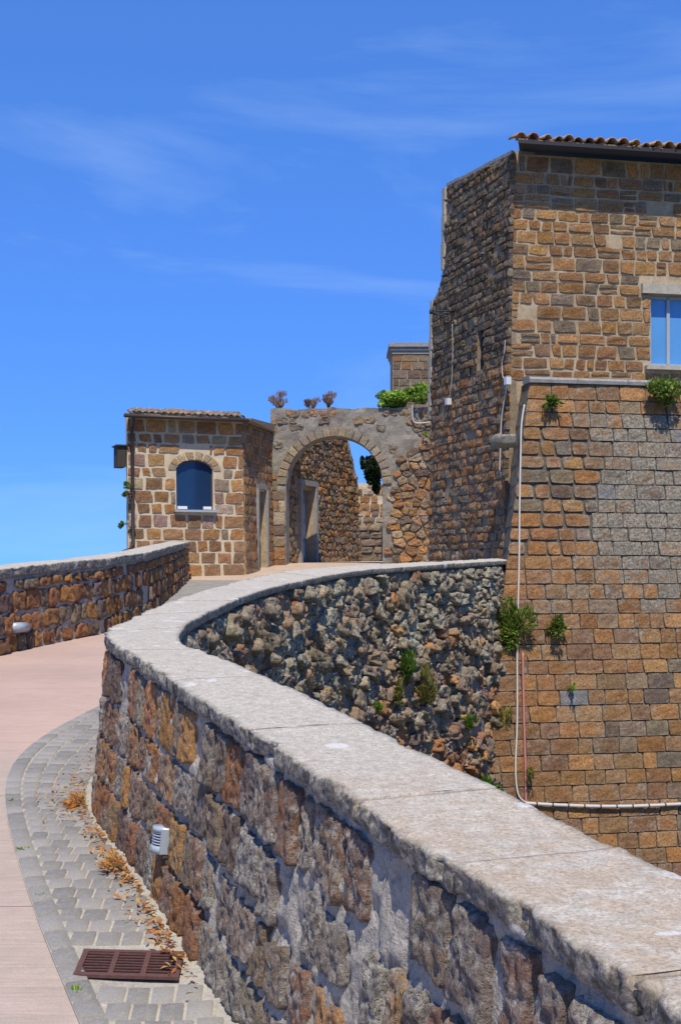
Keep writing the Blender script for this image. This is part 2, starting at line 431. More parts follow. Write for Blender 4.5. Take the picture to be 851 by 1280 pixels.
def layout(u0, u1, v0, v1, rh, w, rnd, joint=0.012, rj=0.15, blocked=None, skip=0.0, vtop=None):
    """courses of blocks; blocked(va, vb) -> list of (ua, ub) kept free"""
    out = []; v = v0; row = 0
    while v < v1 - rh * 0.35:
        h = rh * rnd.uniform(1 - rj, 1 + rj)
        if v + h > v1 - rh * 0.45: h = v1 - v
        spans = [(u0, u1)]
        if blocked:
            for (a, b) in blocked(v, v + h):
                ns = []
                for (p, q) in spans:
                    if b <= p or a >= q: ns.append((p, q)); continue
                    if a - p > 0.05: ns.append((p, a))
                    if q - b > 0.05: ns.append((b, q))
                spans = ns
        for (p, q) in spans:
            u = p; first = True
            while u < q - 0.02:
                ww = rnd.uniform(*w)
                if first and row % 2: ww *= rnd.uniform(.45, .7)
                first = False
                if q - (u + ww) < w[0] * 0.6: ww = q - u
                a, b, c, d = u + joint / 2, u + ww - joint / 2, v + joint / 2, v + h - joint / 2
                if vtop:
                    lim = min(vtop(a), vtop(b)) - joint
                    d = min(d, lim)
                if d - c > rh * 0.3 and b - a > 0.03 and rnd.random() >= skip: out.append((a, b, c, d))
                u += ww
        v += h; row += 1
    return out

def on_screen(v):
    xs, ys = zip(*[proj(q) for q in v])
    if max(q[1] for q in v) < 0.6: return 0
    if max(xs) < 0 or min(xs) > 851 or max(ys) < 0 or min(ys) > 1280: return 0
    return (min(max(xs), 851) - max(min(xs), 0)) * (min(max(ys), 1280) - max(min(ys), 0))

def set_stones(parent, stones, mat, name='stone', rest='stone_infill', limit=300, smooth=None):
    if smooth is None: smooth = mat is not M['stone']
    """stones: (verts, faces, colour, may_show).  The largest in view become parts, the rest one part"""
    ranked = sorted(stones, key=lambda s: -(on_screen(s[0]) if s[3] else 0))
    own = [s for s in ranked[:limit] if s[3] and on_screen(s[0]) > 45]
    ids = set(id(s) for s in own)
    for s in own: obj(name, s[0], s[1], mat, parent, s[2] if isinstance(s[2], list) else [s[2]] * len(s[0]), smooth)
    mb = MB()
    for s in stones:
        if id(s) not in ids:
            mb.add(s[0], s[1], (1, 1, 1, 0)); mb.c[len(mb.c) - len(s[0]):] = s[2] if isinstance(s[2], list) else [s[2]] * len(s[0])
    if mb.v: obj(rest, mb.v, mb.f, mat, parent, mb.c, smooth, 'stuff')

def body(P, u0, u1, vb, vt, name, mat, parent, recess=0.015, thick=0.45, holes=(), step=0.25, amp=0.006, vstep=None):
    """the wall behind the blocks; holes: (ua, ub, f_low(u), f_high(u)) cut right through"""
    f = lambda g, u: g(u) if callable(g) else g
    us = [lerp(u0, u1, i / max(1, round((u1 - u0) / step))) for i in range(max(1, round((u1 - u0) / step)) + 1)]
    for h in holes:
        us = [u for u in us if not (h[0] - 0.03 < u < h[1] + 0.03)]
        n = max(2, round((h[1] - h[0]) / min(step, 0.08))) if callable(h[3]) else 1
        us += [lerp(h[0], h[1], i / n) for i in range(n + 1)]
    us.sort()
    mb = MB()
    def patch(a, b, lo0, hi0, lo1, hi1):
        n = max(1, round(max(hi0 - lo0, hi1 - lo1) / (vstep or step)))
        fr, bk = [], []
        for i in range(n + 1):
            t = i / n
            for (u, lo, hi) in ((a, lo0, hi0), (b, lo1, hi1)):
                v = lerp(lo, hi, t); q = P(u, v, 0)
                fr.append(P(u, v, -recess + amp * fz(q[0] * 4, q[1] * 4, q[2] * 4, 3)))
        nn = len(fr)
        bk = [P(a, lo0, -thick), P(b, lo1, -thick), P(b, hi1, -thick), P(a, hi0, -thick)]
        fs = [(2 * i, 2 * i + 1, 2 * i + 3, 2 * i + 2) for i in range(n)]
        fs.append((nn + 1, nn, nn + 3, nn + 2))
        fs.append((nn - 2, nn - 1, nn + 2, nn + 3))                   # top
        fs.append((1, 0, nn, nn + 1))                                 # bottom
        fs.append(tuple([2 * i for i in range(n, -1, -1)][::-1][::-1]) + (nn, nn + 3))
        fs.append(tuple(2 * i + 1 for i in range(n + 1)) + (nn + 2, nn + 1))
        mb.add(fr + bk, fs)
    for a, b in zip(us, us[1:]):
        if b - a < 1e-4: continue
        m = (a + b) / 2
        cuts = sorted([h for h in holes if h[0] < m < h[1]], key=lambda h: f(h[2], m))
        lo0, lo1 = f(vb, a), f(vb, b)
        for h in cuts:
            if f(h[2], m) - lo0 > 0.01: patch(a, b, lo0, f(h[2], a), lo1, f(h[2], b))
            lo0, lo1 = f(h[3], a), f(h[3], b)
        patch(a, b, lo0, f(vt, a), lo1, f(vt, b))
    return obj(name, mb.v, mb.f, mat, parent, None, False)

def pick(rnd, pal, jit=0.14, lich=0.0):
    c = rnd.choice(pal); k = 1 + rnd.uniform(-jit, jit)
    return (c[0] * k, c[1] * k * rnd.uniform(.95, 1.05), c[2] * k * rnd.uniform(.9, 1.1), lich)

TUFA = [(0.42, 0.215, 0.085), (0.37, 0.19, 0.08), (0.34, 0.185, 0.088), (0.30, 0.165, 0.085), (0.39, 0.235, 0.12), (0.26, 0.155, 0.09), (0.45, 0.25, 0.105)]
TUFA_GREY = [(0.25, 0.195, 0.14), (0.215, 0.175, 0.13), (0.285, 0.215, 0.145), (0.18, 0.14, 0.105), (0.32, 0.21, 0.12)]
RUBBLE = [(0.36, 0.175, 0.08), (0.30, 0.15, 0.08), (0.25, 0.14, 0.09), (0.27, 0.205, 0.145), (0.23, 0.185, 0.145), (0.19, 0.14, 0.115), (0.40, 0.22, 0.09)]

# rubble: stones of irregular outline fitted together
def cells(u0, u1, v0, v1, cw, ch, rnd, ju=.34, jv=.24, drop=0.0):
    """irregular polygons filling a strip, in loose courses"""
    nr = max(1, round((v1 - v0) / ch)); ch = (v1 - v0) / nr; nc = int((u1 - u0) / cw) + 1
    seeds = {}
    for j in range(-2, nr + 2):
        off = rnd.uniform(0, 1)
        for i in range(-2, nc + 3):
            if rnd.random() < drop: continue
            seeds[(i, j)] = (i + off + .5 * (j % 2) + rnd.uniform(-ju, ju), j + .5 + rnd.uniform(-jv, jv) + .25 * nz(i * .35, j * .5, 3.1))
    out = []
    for (i, j), (x, y) in seeds.items():
        if not (0 <= j < nr) or not (0 <= x < nc): continue
        poly = [(x - 1.4, y - 1.2), (x + 1.4, y - 1.2), (x + 1.4, y + 1.2), (x - 1.4, y + 1.2)]
        for dj in (-2, -1, 0, 1, 2):
            for di in range(-4, 5):
                q = seeds.get((i + di, j + dj))
                if q is None or (di == 0 and dj == 0): continue
                mx, my, dx, dy = (x + q[0]) / 2, (y + q[1]) / 2, q[0] - x, q[1] - y
                new = []
                for a, b in zip(poly, poly[1:] + poly[:1]):
                    sa = (a[0] - mx) * dx + (a[1] - my) * dy; sb = (b[0] - mx) * dx + (b[1] - my) * dy
                    if sa <= 0: new.append(a)
                    if sa * sb < 0:
                        t = sa / (sa - sb); new.append((lerp(a[0], b[0], t), lerp(a[1], b[1], t)))
                poly = new
                if len(poly) < 3: break
            if len(poly) < 3: break
        if len(poly) < 3: continue
        pp = [(u0 + a * cw, clamp(v0 + b * ch, v0, v1)) for a, b in poly]
        out.append(pp)
    return out

def blocks(u0, u1, v0, v1, rh, w, rnd, ju=.02, jv=.02):
    """roughly squared stones in courses, as polygons with shaken corners"""
    out = []
    for (a, b, c, d) in layout(u0, u1, v0, v1, rh, w, rnd, 0, .16):
        j = lambda: rnd.uniform(-1, 1)
        wv = lambda u, v: v + .10 * rh * nz(u * 1.1, v * 2, 6.6) if v0 + .02 < v < v1 - .02 else v
        m = (a + b) / 2
        poly = [(a + ju * j(), wv(a, c) + jv * j()), (m, wv(m, c) + jv * .7 * j()), (b + ju * j(), wv(b, c) + jv * j()), (b + ju * j(), wv(b, d) + jv * j()), (m, wv(m, d) + jv * .7 * j()), (a + ju * j(), wv(a, d) + jv * j())]
        out.append([(p, clamp(q, v0, v1)) for p, q in poly])
    return out

def rubble_geo(P, poly, prot, rnd, m=14, rings=(1, .93, .75, .4), joint=.012, rough=.015, freq=9, sink=.04, vsc=1.0, chaikin=1, wob=.012):
    pts = [(a, b * vsc) for a, b in poly]
    cx = sum(p[0] for p in pts) / len(pts); cy = sum(p[1] for p in pts) / len(pts)
    for _ in range(chaikin):
        q = []
        for a, b in zip(pts, pts[1:] + pts[:1]):
            q += [(lerp(a[0], b[0], .1), lerp(a[1], b[1], .1)), (lerp(a[0], b[0], .9), lerp(a[1], b[1], .9))]
        pts = q
    per = [0]
    for a, b in zip(pts, pts[1:] + pts[:1]): per.append(per[-1] + math.dist(a, b))
    loop = []; k = 0
    for i in range(m):
        t = per[-1] * i / m
        while per[k + 1] < t: k += 1
        a, b = pts[k], pts[(k + 1) % len(pts)]; f = (t - per[k]) / max(per[k + 1] - per[k], 1e-6)
        loop.append((lerp(a[0], b[0], f), lerp(a[1], b[1], f)))
    sx, sy, sz = rnd.uniform(0, 90), rnd.uniform(0, 90), rnd.uniform(0, 90)
    tu, tv = rnd.uniform(-.5, .5), rnd.uniform(-.5, .3)
    mr = sum(math.dist(p, (cx, cy)) for p in loop) / m
    V = []
    for ri, r in enumerate(rings):
        for (a, b) in loop:
            dx, dy = a - cx, b - cy; l = math.hypot(dx, dy) or 1e-6
            kk = r * max(.6 * l, l - joint) / l
            x, y = dx * kk, dy * kk
            x += wob * nz(x * 14 + sx, y * 14 + sy, 1.3); y += wob * nz(x * 14 + sx, y * 14 + sy, 7.7)
            if ri == 0: d = -sink
            else:
                e = (1, .8, .95, 1.0, 1.0, 1.0, 1.0, 1.0, 1.0, 1.0)[min(ri, 9)]
                d = prot * e + (tu * x + tv * y) * prot / mr * .8 + rough * fz(x * freq + sx, y * freq + sy, sz, 4)
            V.append(P(cx + x, (cy + y) / vsc, d))
    V.append(P(cx, cy / vsc, prot + rough * fz(sx, sy, sz, 4)))
    Fc = []
    for ri in range(len(rings) - 1):
        for i in range(m):
            a, b = ri * m + i, ri * m + (i + 1) % m
            Fc.append((a, b, b + m, a + m))
    o = (len(rings) - 1) * m
    for i in range(m): Fc.append((o + i, o + (i + 1) % m, len(V) - 1))
    return V, Fc

# ------------------------------------------------------------------ levels of the ramp
ROADZ = [(-6, -1.95), (0, -1.82), (3, -1.69), (4.6, -1.555), (5.34, -1.465), (7, -1.375), (8.7, -1.29), (10.9, -1.18), (15.2, -1.02),
         (17.6, -0.88), (21.3, -0.73), (26, -0.47), (30, -0.23), (32.3, -0.08), (34, 0.14), (36, 0.2), (60, 0.5)]
def rz(y):                                             # smoothed
    return sum(interp(ROADZ, y + k * 0.35) for k in (-2, -1, 0, 1, 2)) / 5
GZ = -6.8

LEFT_IN = [(-5.9, -4), (-5.6, 6), (-4.95, 11), (-4.04, 15.2), (-3.28, 17.6), (-3.15, 21.2), (-3.57, 30.2)]
# stations of the curved parapet: inner edge x y z, outer edge x y z
ST = [(1.95, -1.6, -1.0, 2.37, -1.44, -.98), (1.15, .5, -.85, 1.57, .66, -.83), (.52, 2.2, -.726, .94, 2.36, -.72), (.15, 3.2, -.655, .57, 3.36, -.65),
      (-.30, 4.4, -.57, .12, 4.56, -.565), (-.67, 5.4, -.50, -.27, 5.56, -.49), (-1.0, 6.3, -.435, -.62, 6.4, -.43), (-1.27, 7.05, -.387, -.86, 6.95, -.385),
      (-1.42, 7.7, -.375, -.95, 7.7, -.36), (-1.47, 8.5, -.36, -.97, 8.5, -.335), (-1.42, 10.5, -.27, -.90, 10.5, -.27), (-1.25, 12.55, -.18, -.75, 12.5, -.20),
      (-.95, 14.4, -.08, -.45, 14.3, -.13), (-.54, 16.15, 0, -.06, 16, -.06), (.05, 17.6, .05, .42, 17.25, 0), (.75, 18.75, .09, 1.08, 18.35, .046),
      (1.58, 20.0, .13, 1.85, 19.6, .10), (2.62, 21.4, .19, 2.82, 21.1, .158)]
STD = crspline(ST, 24)

# ------------------------------------------------------------------ ground, road, paving
def sheet(name, rows, mat, kind='structure', parent=None):
    """rows: list of equally long lists of points"""
    w = len(rows[0]); v = [q for r in rows for q in r]
    f = [(j * w + i, j * w + i + 1, (j + 1) * w + i + 1, (j + 1) * w + i) for j in range(len(rows) - 1) for i in range(w - 1)]
    o = obj(name, v, f, mat, parent)
    if kind: o['kind'] = kind
    return o
g = []
axis = [-4000, -1500, -600, -250, -100, -40, -15, 0, 15, 40, 100, 250, 600, 1500, 4000]
for y in axis: g.append([(x, y, GZ + (0 if abs(x) + abs(y) < 60 else min(0, -0.02 * (abs(x) + abs(y) - 60)) * (1 if abs(x) + abs(y) < 2500 else 0.9))) for x in axis])
setp(sheet('ground', g, M['land']), 'dry green and brown country spreading below the hill town', 'ground')

INNER_TAB = sorted([(s[1], s[0]) for s in STD])
def xl(y): return interp([(b, a) for a, b in LEFT_IN], y) - 0.12
def xr(y): return interp(INNER_TAB, y) + 0.15 if y < 20 else interp([(20, 1.9), (21.4, 2.9), (34, 3.6), (47, 3.6)], y)
def strip_rows(y0, y1, n, nx=10, dz=0.0):
    rows = []
    for j in range(n + 1):
        y = lerp(y0, y1, j / n); a, b = xl(y) if y < 30 else -5.5, xr(y)
        rows.append([(lerp(a, b, i / nx), y, rz(y) + dz + 0.006 * nz(lerp(a, b, i / nx) * 2, y * 2)) for i in range(nx + 1)])
    return rows
joints = [-4, -1.6, 1.3, 3.5, 5.55, 7.6, 9.35, 12.2, 15.2, 18.0]
road = sheet('road', [[(x, y, z - 0.02) for x, y, z in r] for r in strip_rows(-4, 18, 60)], M['gutter_bed'])
setp(road, 'brushed pink concrete ramp climbing between the two parapet walls', 'road')
for a, b in zip(joints, joints[1:]):                       # each poured bay of the ramp
    rows = strip_rows(a + 0.0025, b - 0.0025, max(4, int((b - a) * 4)), 14)
    sheet('concrete_bay', rows, M['road'], None, road)
setp(sheet('cobbled_ramp', strip_rows(18.0, 29.6, 30), M['cobble']), 'grey cobbled stretch of the ramp before the house', 'paving')
setp(sheet('plaza', strip_rows(29.6, 47, 36, dz=0.003), M['plaza']), 'tan paved forecourt leading through the arch', 'paving')

# gutter of setts along the foot of the parapet
GUT_L = [(2.0, -.02), (3.0, -.36), (4.0, -.74), (4.45, -.915), (5.35, -1.27), (6.4, -1.63), (7.5, -1.98), (8.3, -2.16), (9.0, -2.22), (9.8, -2.19), (10.9, -2.06), (12.5, -1.9), (15, -1.7), (17.9, -1.4)]
FOOT = 0.085
def xfoot(y): return interp(INNER_TAB, y) - 0.06
def gl(y): return sum(interp(GUT_L, y + k * .25) for k in (-2, -1, 0, 1, 2)) / 5
gut = sheet('gutter', [[(lerp(gl(y), xfoot(y) + .1, i / 6), y, rz(y) + 0.012 - 0.012 * math.sin(math.pi * i / 6)) for i in range(7)] for y in [2 + 0.1 * k for k in range(160)]], M['gutter_bed'])
setp(gut, 'gutter of grey stone setts curving along the parapet foot', 'gutter')
rg = random.Random(5)
def sett_mesh(i):
    r = random.Random(i); V = []; n = 4
    for j in range(n + 1):
        for k in range(n + 1):
            s, t = k / n * 2 - 1, j / n * 2 - 1
            e = max(abs(s), abs(t)); 
            z = -0.5 if e > 0.99 else (0.5 - 0.35 * e ** 4 + 0.18 * nz(s * 1.3 + i * 9, t * 1.3))
            q = 0.5 * (1.0 if e > .99 else 1.62 if e > .45 else 1)
            V.append((s * .5 * (1 if e > .99 else 1.78 if abs(s) > .45 else 1) + .05 * nz(s * 2 + i, t * 2, 5), t * .5 * (1 if e > .99 else 1.78 if abs(t) > .45 else 1) + .05 * nz(s * 2, t * 2 + i, 8), z))
    W = n + 1
    m = mesh('sett', V, [(j * W + k, j * W + k + 1, (j + 1) * W + k + 1, (j + 1) * W + k) for j in range(n) for k in range(n)])
    m.materials.append(M['sett']); return m
SETTS = [sett_mesh(i) for i in range(10)]
GR_C = Vector((-0.80, 4.87)); 
y = 3.95; cnt = 0
while y < 11.2 and cnt < 300:
    a, b = gl(y) + .105, xfoot(y) - 0.05
    dl = ((gl(y + .1) - gl(y - .1)) / .2 + (xfoot(y + .1) - xfoot(y - .1)) / .2) / 2
    ang = math.atan(dl) * 0.18
    step = 0.135
    n = 4 if b - a < 0.55 else 5
    cuts = [0] + [(i + rg.uniform(-.1, .1)) / n for i in range(1, n)] + [1]
    for i in range(n):
        x0, x1 = lerp(a, b, cuts[i]), lerp(a, b, cuts[i + 1]); x = (x0 + x1) / 2
        yy = y - (x - (a + b) / 2) * math.tan(ang) + rg.uniform(-.003, .003)
        if abs(x - GR_C.x) < 0.255 and abs(yy - GR_C.y) < 0.21: continue
        o = bpy.data.objects.new('sett', rg.choice(SETTS)); col.objects.link(o); o.parent = gut
        o.location = (x, yy, rz(yy) + 0.008 - 0.012 * math.sin(math.pi * (i + .5) / n))
        o.rotation_euler = (math.atan((rz(yy + .1) - rz(yy - .1)) / .2) + rg.uniform(-.02, .02), rg.uniform(-.02, .02), -ang + rg.uniform(-.03, .03))
        o.scale = ((x1 - x0 - 0.004), step - 0.004, 0.03); cnt += 1
    y += step * (1.0 if y < 8 else 1.1)

y = 3.9
while y < 11.2:                                             # kerb course along the edge of the gutter
    l_ = rg.uniform(.15, .21); d_ = Vector((gl(y + l_) - gl(y), l_)); k_ = l_ / d_.length; x = (gl(y) + gl(y + l_ * k_)) / 2; yy = y + l_ * k_ / 2
    o = bpy.data.objects.new('sett', rg.choice(SETTS)); col.objects.link(o); o.parent = gut
    o.location = (x + .05, yy, rz(yy) + .008); o.rotation_euler = (math.atan((rz(yy + .1) - rz(yy - .1)) / .2), 0, math.atan2(-d_.x, d_.y))
    o.scale = (.095, l_ - .014, .034); y += l_ * k_
# ------------------------------------------------------------------ curved parapet wall
par = thing('parapet_wall', (-0.3, 4.4, -1.6), 'curved rubble parapet with thick pale coping, gutter along its foot', 'parapet')
rp = random.Random(11)
def off2(p, q, d):                                        # move p towards q by d
    l = math.hypot(q[0] - p[0], q[1] - p[1]); return (p[0] + (q[0] - p[0]) / l * d, p[1] + (q[1] - p[1]) / l * d)
TH = 0.07
inner = Curve([off2(s[:2], s[3:5], 0.04) + (s[2],) for s in reversed(STD)])
outer = Curve([off2(s[3:5], s[:2], 0.055) + (s[5],) for s in STD])
def PI_(u, v, d):                                        # v 0 (foot) .. 1 (under the coping)
    (x, y, zt), nx, ny = inner.at(u)
    k = d + 0.085 * (1 - v)
    zb = rz(y) - 0.03
    return (x + nx * k, y + ny * k, lerp(zb, zt - TH + 0.012, v))
def PO_(u, v, d):                                        # v = depth below the coping, negative
    (x, y, zt), nx, ny = outer.at(u)
    k = d - 0.05 * v
    return (x + nx * k, y + ny * k, zt - TH + 0.012 + v)
# mortar cores
def shell(P, us, vs, amp, freq, rec, mat, name):
    V = []
    for v in vs:
        for u in us:
            q = P(u, v, 0)
            V.append(P(u, v, -rec + amp * fz(q[0] * freq, q[1] * freq, q[2] * freq, 4)))
    W = len(us); n = len(V)
    V += [P(u, v, -0.19) for v in (vs[0], vs[-1]) for u in us]
    Fc = [(j * W + i, j * W + i + 1, (j + 1) * W + i + 1, (j + 1) * W + i) for j in range(len(vs) - 1) for i in range(W - 1)]
    Fc += [((len(vs) - 1) * W + i, (len(vs) - 1) * W + i + 1, n + W + i + 1, n + W + i) for i in range(W - 1)]
    Fc += [(n + W + i, n + W + i + 1, n + i + 1, n + i) for i in range(W - 1)]
    obj(name, V, Fc, mat, par)
def us_by_y(c, fine, coarse, ya, yb, zlim=None):
    out = []; u = 0.0
    while u < c.len:
        out.append(u); y = c.at(u)[0][1]
        u += fine if ya < y < yb else coarse
    out.append(c.len); return out
shell(PI_, us_by_y(inner, 0.02, 0.08, 1.9, 8.5), [i / 44 for i in range(45)], 0.022, 15, 0.006, M['mortar_near'], 'mortar_core')
shell(PO_, us_by_y(outer, 0.06, 0.15, 8, 22), [-0.085 * i for i in range(76)][::-1], 0.05, 7, 0.03, M['mortar_grey'], 'retaining_core')
stones = []
# inner face
for poly in blocks(0, inner.len, 0.01, 0.99, 0.235, (.09, .27), rp, .014, .02):
    ua = sum(p[0] for p in poly) / len(poly); va = sum(p[1] for p in poly) / len(poly)
    (x, y, zt), _, _ = inner.at(ua)
    if y < 1.2 or y > 14: continue
    H = zt - TH - rz(y)
    f = sst(5.2, 3.4, y)                                  # towards the lower end: more cement and lichen
    if rp.random() < 0.03 + 0.10 * f: continue
    near = y < 8.2
    if near: m, rings = 44, (1, .96, .9, .81, .7, .58, .46, .34, .22, .1)
    else: m, rings = 12, (1, .92, .7, .35)
    g_ = rubble_geo(PI_, poly, rp.uniform(0.006, 0.03), rp, m, rings, rp.uniform(.008, .018) + .02 * f * rp.random(), 0.014, 26, 0.025, H, 1, .012)
    cl = pick(rp, RUBBLE + TUFA_GREY[:1], .22, rp.uniform(.3, .72) + 0.25 * f); cl = (cl[0] * 1.1, cl[1] * 1.12, cl[2] * 1.2, cl[3])
    stones.append(g_ + (cl, near))
# outer face, a high retaining wall of deep-jointed rubble
ob = []
for poly in cells(6, outer.len, -5.2, -0.02, 0.20, 0.17, rp, .4, .32, .22):
    ua = sum(p[0] for p in poly) / len(poly); c = sum(p[1] for p in poly) / len(poly)
    (x, y, zt), _, _ = outer.at(ua)
    if y < 6.6 or rp.random() < .06: continue
    lichen = 0.58 + 0.3 * nz(ua * .8, c * 1.2, 4) + rp.uniform(-.12, .12)
    low = sst(-1.2, -2.4, c)
    pal = RUBBLE if rp.random() < 0.25 + 0.45 * low else TUFA_GREY
    px, py = proj(PO_(ua, c, 0))
    hidden = py > interp([(215, 800), (300, 840), (380, 870), (500, 930), (620, 1003), (851, 1105)], px)
    g_ = rubble_geo(PO_, poly, rp.choice((rp.uniform(0, .05), rp.uniform(.02, .13))), rp, 18, (1, .95, .84, .68, .5, .25), rp.uniform(.002, .02), .06, 13, .06, 1, 1, .035)
    cl = pick(rp, pal, .22, lichen - 0.22 * low)
    ob.append(g_ + (cl, px < 640 and not hidden))
ins = [s for s in stones if s[3]]
big = sorted([s for s in ob if s[3]], key=lambda s: -on_screen(s[0]))[:max(0, 300 - len(ins))]
bid = set(id(s) for s in big)
set_stones(par, [s for s in stones], M['near'], 'stone', 'hidden_stone_facing', 290)
set_stones(par, [s[:3] + (id(s) in bid,) for s in ob], M['rubble'], 'stone', 'retaining_rubble', 300)

# coping slabs
def coping(stations, parent, cuts, th, fine, name='coping_slab', edge=0.012, chip=0.045, mat='coping'):
    """stations: dense rows of inner xyz, outer xyz; cuts: indices where slabs end"""
    prof = [(0.10, -1.0), (0.03, -1.0), (0.012, -0.85), (0.008, -0.65), (0.0, -0.45), (0.003, -0.25), (0.0, -0.08), (0.012, 0.0)]
    tops = [0.07, .16, .27, .38, .5, .62, .73, .84, .93]
    full = prof + [(t, 0.0) for t in tops] + [(1 - a, b) for a, b in reversed(prof)]
    for c0, c1 in zip(cuts, cuts[1:]):
        V = []; K = []; seg = stations[c0:c1 + 1]; tilt = rp.uniform(-.004, .004); lift = rp.uniform(-.004, .004)
        n = len(seg)
        for k, s in enumerate(seg):
            I, O = Vector(s[:3]), Vector(s[3:6])
            if k in (0, n - 1):                            # open joint
                nb = seg[1] if k == 0 else seg[-2]
                I = I + (Vector(nb[:3]) - I).normalized() * 0.005; O = O + (Vector(nb[3:6]) - O).normalized() * 0.005
            dirx = (O - I); wd = dirx.length; dirx = dirx / wd
            for t, h in full:
                p = I.lerp(O, t) + Vector((0, 0, h * th))
                side = 1 - min(1, min(t, 1 - t) / 0.10)
                e = max(side, 0)
                nn = Vector((fz(p.x * 9, p.y * 9, p.z * 9, 4), fz(p.x * 9 + 50, p.y * 9, p.z * 9, 4), fz(p.x * 9, p.y * 9 + 70, p.z * 9, 4)))
                ch = max(0, fz(p.x * 5.5 + 9, p.y * 5.5, p.z * 2, 5) - 0.12) * chip * (1.3 if t < .5 else .5) + max(0, fz(p.x * 24 + 9, p.y * 24, p.z * 16, 4)) * chip * (.6 if t < .5 else .08)
                sg = 1 if t < 0.5 else -1
                p = p + nn * edge * (0.2 + (.75 if t < .5 else .2) * e) + dirx * sg * ch * e
                if e > 0.3 and h > -0.2: p.z -= ch * 0.45 * e
                p.z += lift + tilt * (t - .5) + 0.006 * nz(p.x * 2, p.y * 2)
                V.append(p); K.append((1, 1, 1, 1.0 if h < -.05 else .55 if e > .6 else 0.0))  # alpha: how strongly shade is painted on sides and rim
        W = len(full); Fc = [(j * W + i, (j + 1) * W + i, (j + 1) * W + i + 1, j * W + i + 1) for j in range(n - 1) for i in range(W - 1)]
        Fc += [(j * W + W - 1, (j + 1) * W + W - 1, (j + 1) * W, j * W) for j in range(n - 1)]
        Fc += [tuple(range(W)), tuple((n - 1) * W + i for i in reversed(range(W)))]
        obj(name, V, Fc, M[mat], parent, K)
def resample(rows, step_fn):
    out = [rows[0]]; acc = 0
    cv = Curve([(r[0], r[1]) + tuple(r) + () for r in rows]); u = 0
    out = []
    while u < cv.len:
        p = cv.at(u)[0]; out.append(p[2:8]); u += step_fn(p[1])
    out.append(cv.at(cv.len)[0][2:8]); return out
cst = resample(STD, lambda y: 0.018 if 1.6 < y < 5 else 0.03 if y < 9 else 0.07)
yc = [0.4, 1.5, 2.25, 2.93, 3.52, 4.5, 5.6, 6.6, 7.9, 9.3, 10.8, 12.3, 13.9, 15.5, 17.0, 18.4, 19.8]
cuts = [0] + [min(range(len(cst)), key=lambda i: abs(cst[i][1] - yy)) for yy in yc] + [len(cst) - 1]
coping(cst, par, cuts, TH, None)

# ------------------------------------------------------------------ parapet on the other side of the ramp
lp = thing('parapet_wall', (-3.3, 18, -0.9), 'low rubble parapet on the valley side ending at the small house', 'parapet')
rl = random.Random(21)
LTOP = [(-4, -.55), (6, -.35), (11, -.2), (15.2, .01), (17.6, .15), (21.2, .30), (30.2, .66)]
li = crspline([p for p in LEFT_IN[:5]], 10)[:-1] + [lerp2 for lerp2 in [LEFT_IN[4], (-3.19, 19.5)]] + [tuple(lerp(a, b, i / 10) for a, b in zip(LEFT_IN[5], LEFT_IN[6])) for i in range(11)]
lin = Curve([p + (interp(LTOP, p[1]),) for p in li])
def PL_(u, v, d):
    (x, y, zt), nx, ny = lin.at(u); k = d - 0.04 + 0.05 * (1 - v)
    return (x + nx * k, y + ny * k, lerp(rz(y) - .03, zt - .09, v))
us = us_by_y(lin, 0.08, 0.2, 13, 31); vs_ = [i / 14 for i in range(15)]
V = []
for v in vs_:
    for u in us:
        q = PL_(u, v, 0); V.append(PL_(u, v, -0.015 + 0.015 * fz(q[0] * 5, q[1] * 5, q[2] * 5, 3)))
W = len(us); n = len(V)
for u in us: V.append(PL_(u, 1, -0.36))
for u in us:
    q = PL_(u, 1, -0.40); V.append((q[0], q[1], GZ - 1))
Fc = [(j * W + i, j * W + i + 1, (j + 1) * W + i + 1, (j + 1) * W + i) for j in range(14) for i in range(W - 1)]
Fc += [(14 * W + i, 14 * W + i + 1, n + i + 1, n + i) for i in range(W - 1)] + [(n + i, n + i + 1, n + W + i + 1, n + W + i) for i in range(W - 1)]
obj('mortar_core', V, Fc, M['mortar_near'], lp)
stones = []
for poly in blocks(0, lin.len, 0.02, 0.95, 0.25, (.14, .38), rl, .025, .035):
    ua = sum(p[0] for p in poly) / len(poly)
    (x, y, zt), _, _ = lin.at(ua)
    if y < 11 or rl.random() < .05: continue
    g_ = rubble_geo(PL_, poly, rl.uniform(.01, .05), rl, 18, (1, .95, .82, .6, .35), rl.uniform(.014, .034), .026, 14, .03, zt - rz(y), 1, .02)
    stones.append(g_ + (pick(rl, RUBBLE + TUFA[:3], .2, rl.uniform(.05, .38)), y > 13.5))
set_stones(lp, stones, M['near'], 'stone', 'hidden_stone_facing')
lst = []
for u in [lin.len * i / 420 for i in range(421)]:
    (x, y, zt), nx, ny = lin.at(u)
    if y < 9: continue
    wd = 0.46
    lst.append((x + nx * .02, y + ny * .02, zt, x - nx * wd, y - ny * wd, zt + .01))
cu = [0]; acc = 0
for i in range(1, len(lst)):
    acc += math.dist(lst[i][:2], lst[i - 1][:2])
    if acc > 1.35: cu.append(i); acc = 0
cu[-1] = len(lst) - 1
coping(lst, lp, cu, 0.11, None, edge=0.014, chip=0.05)

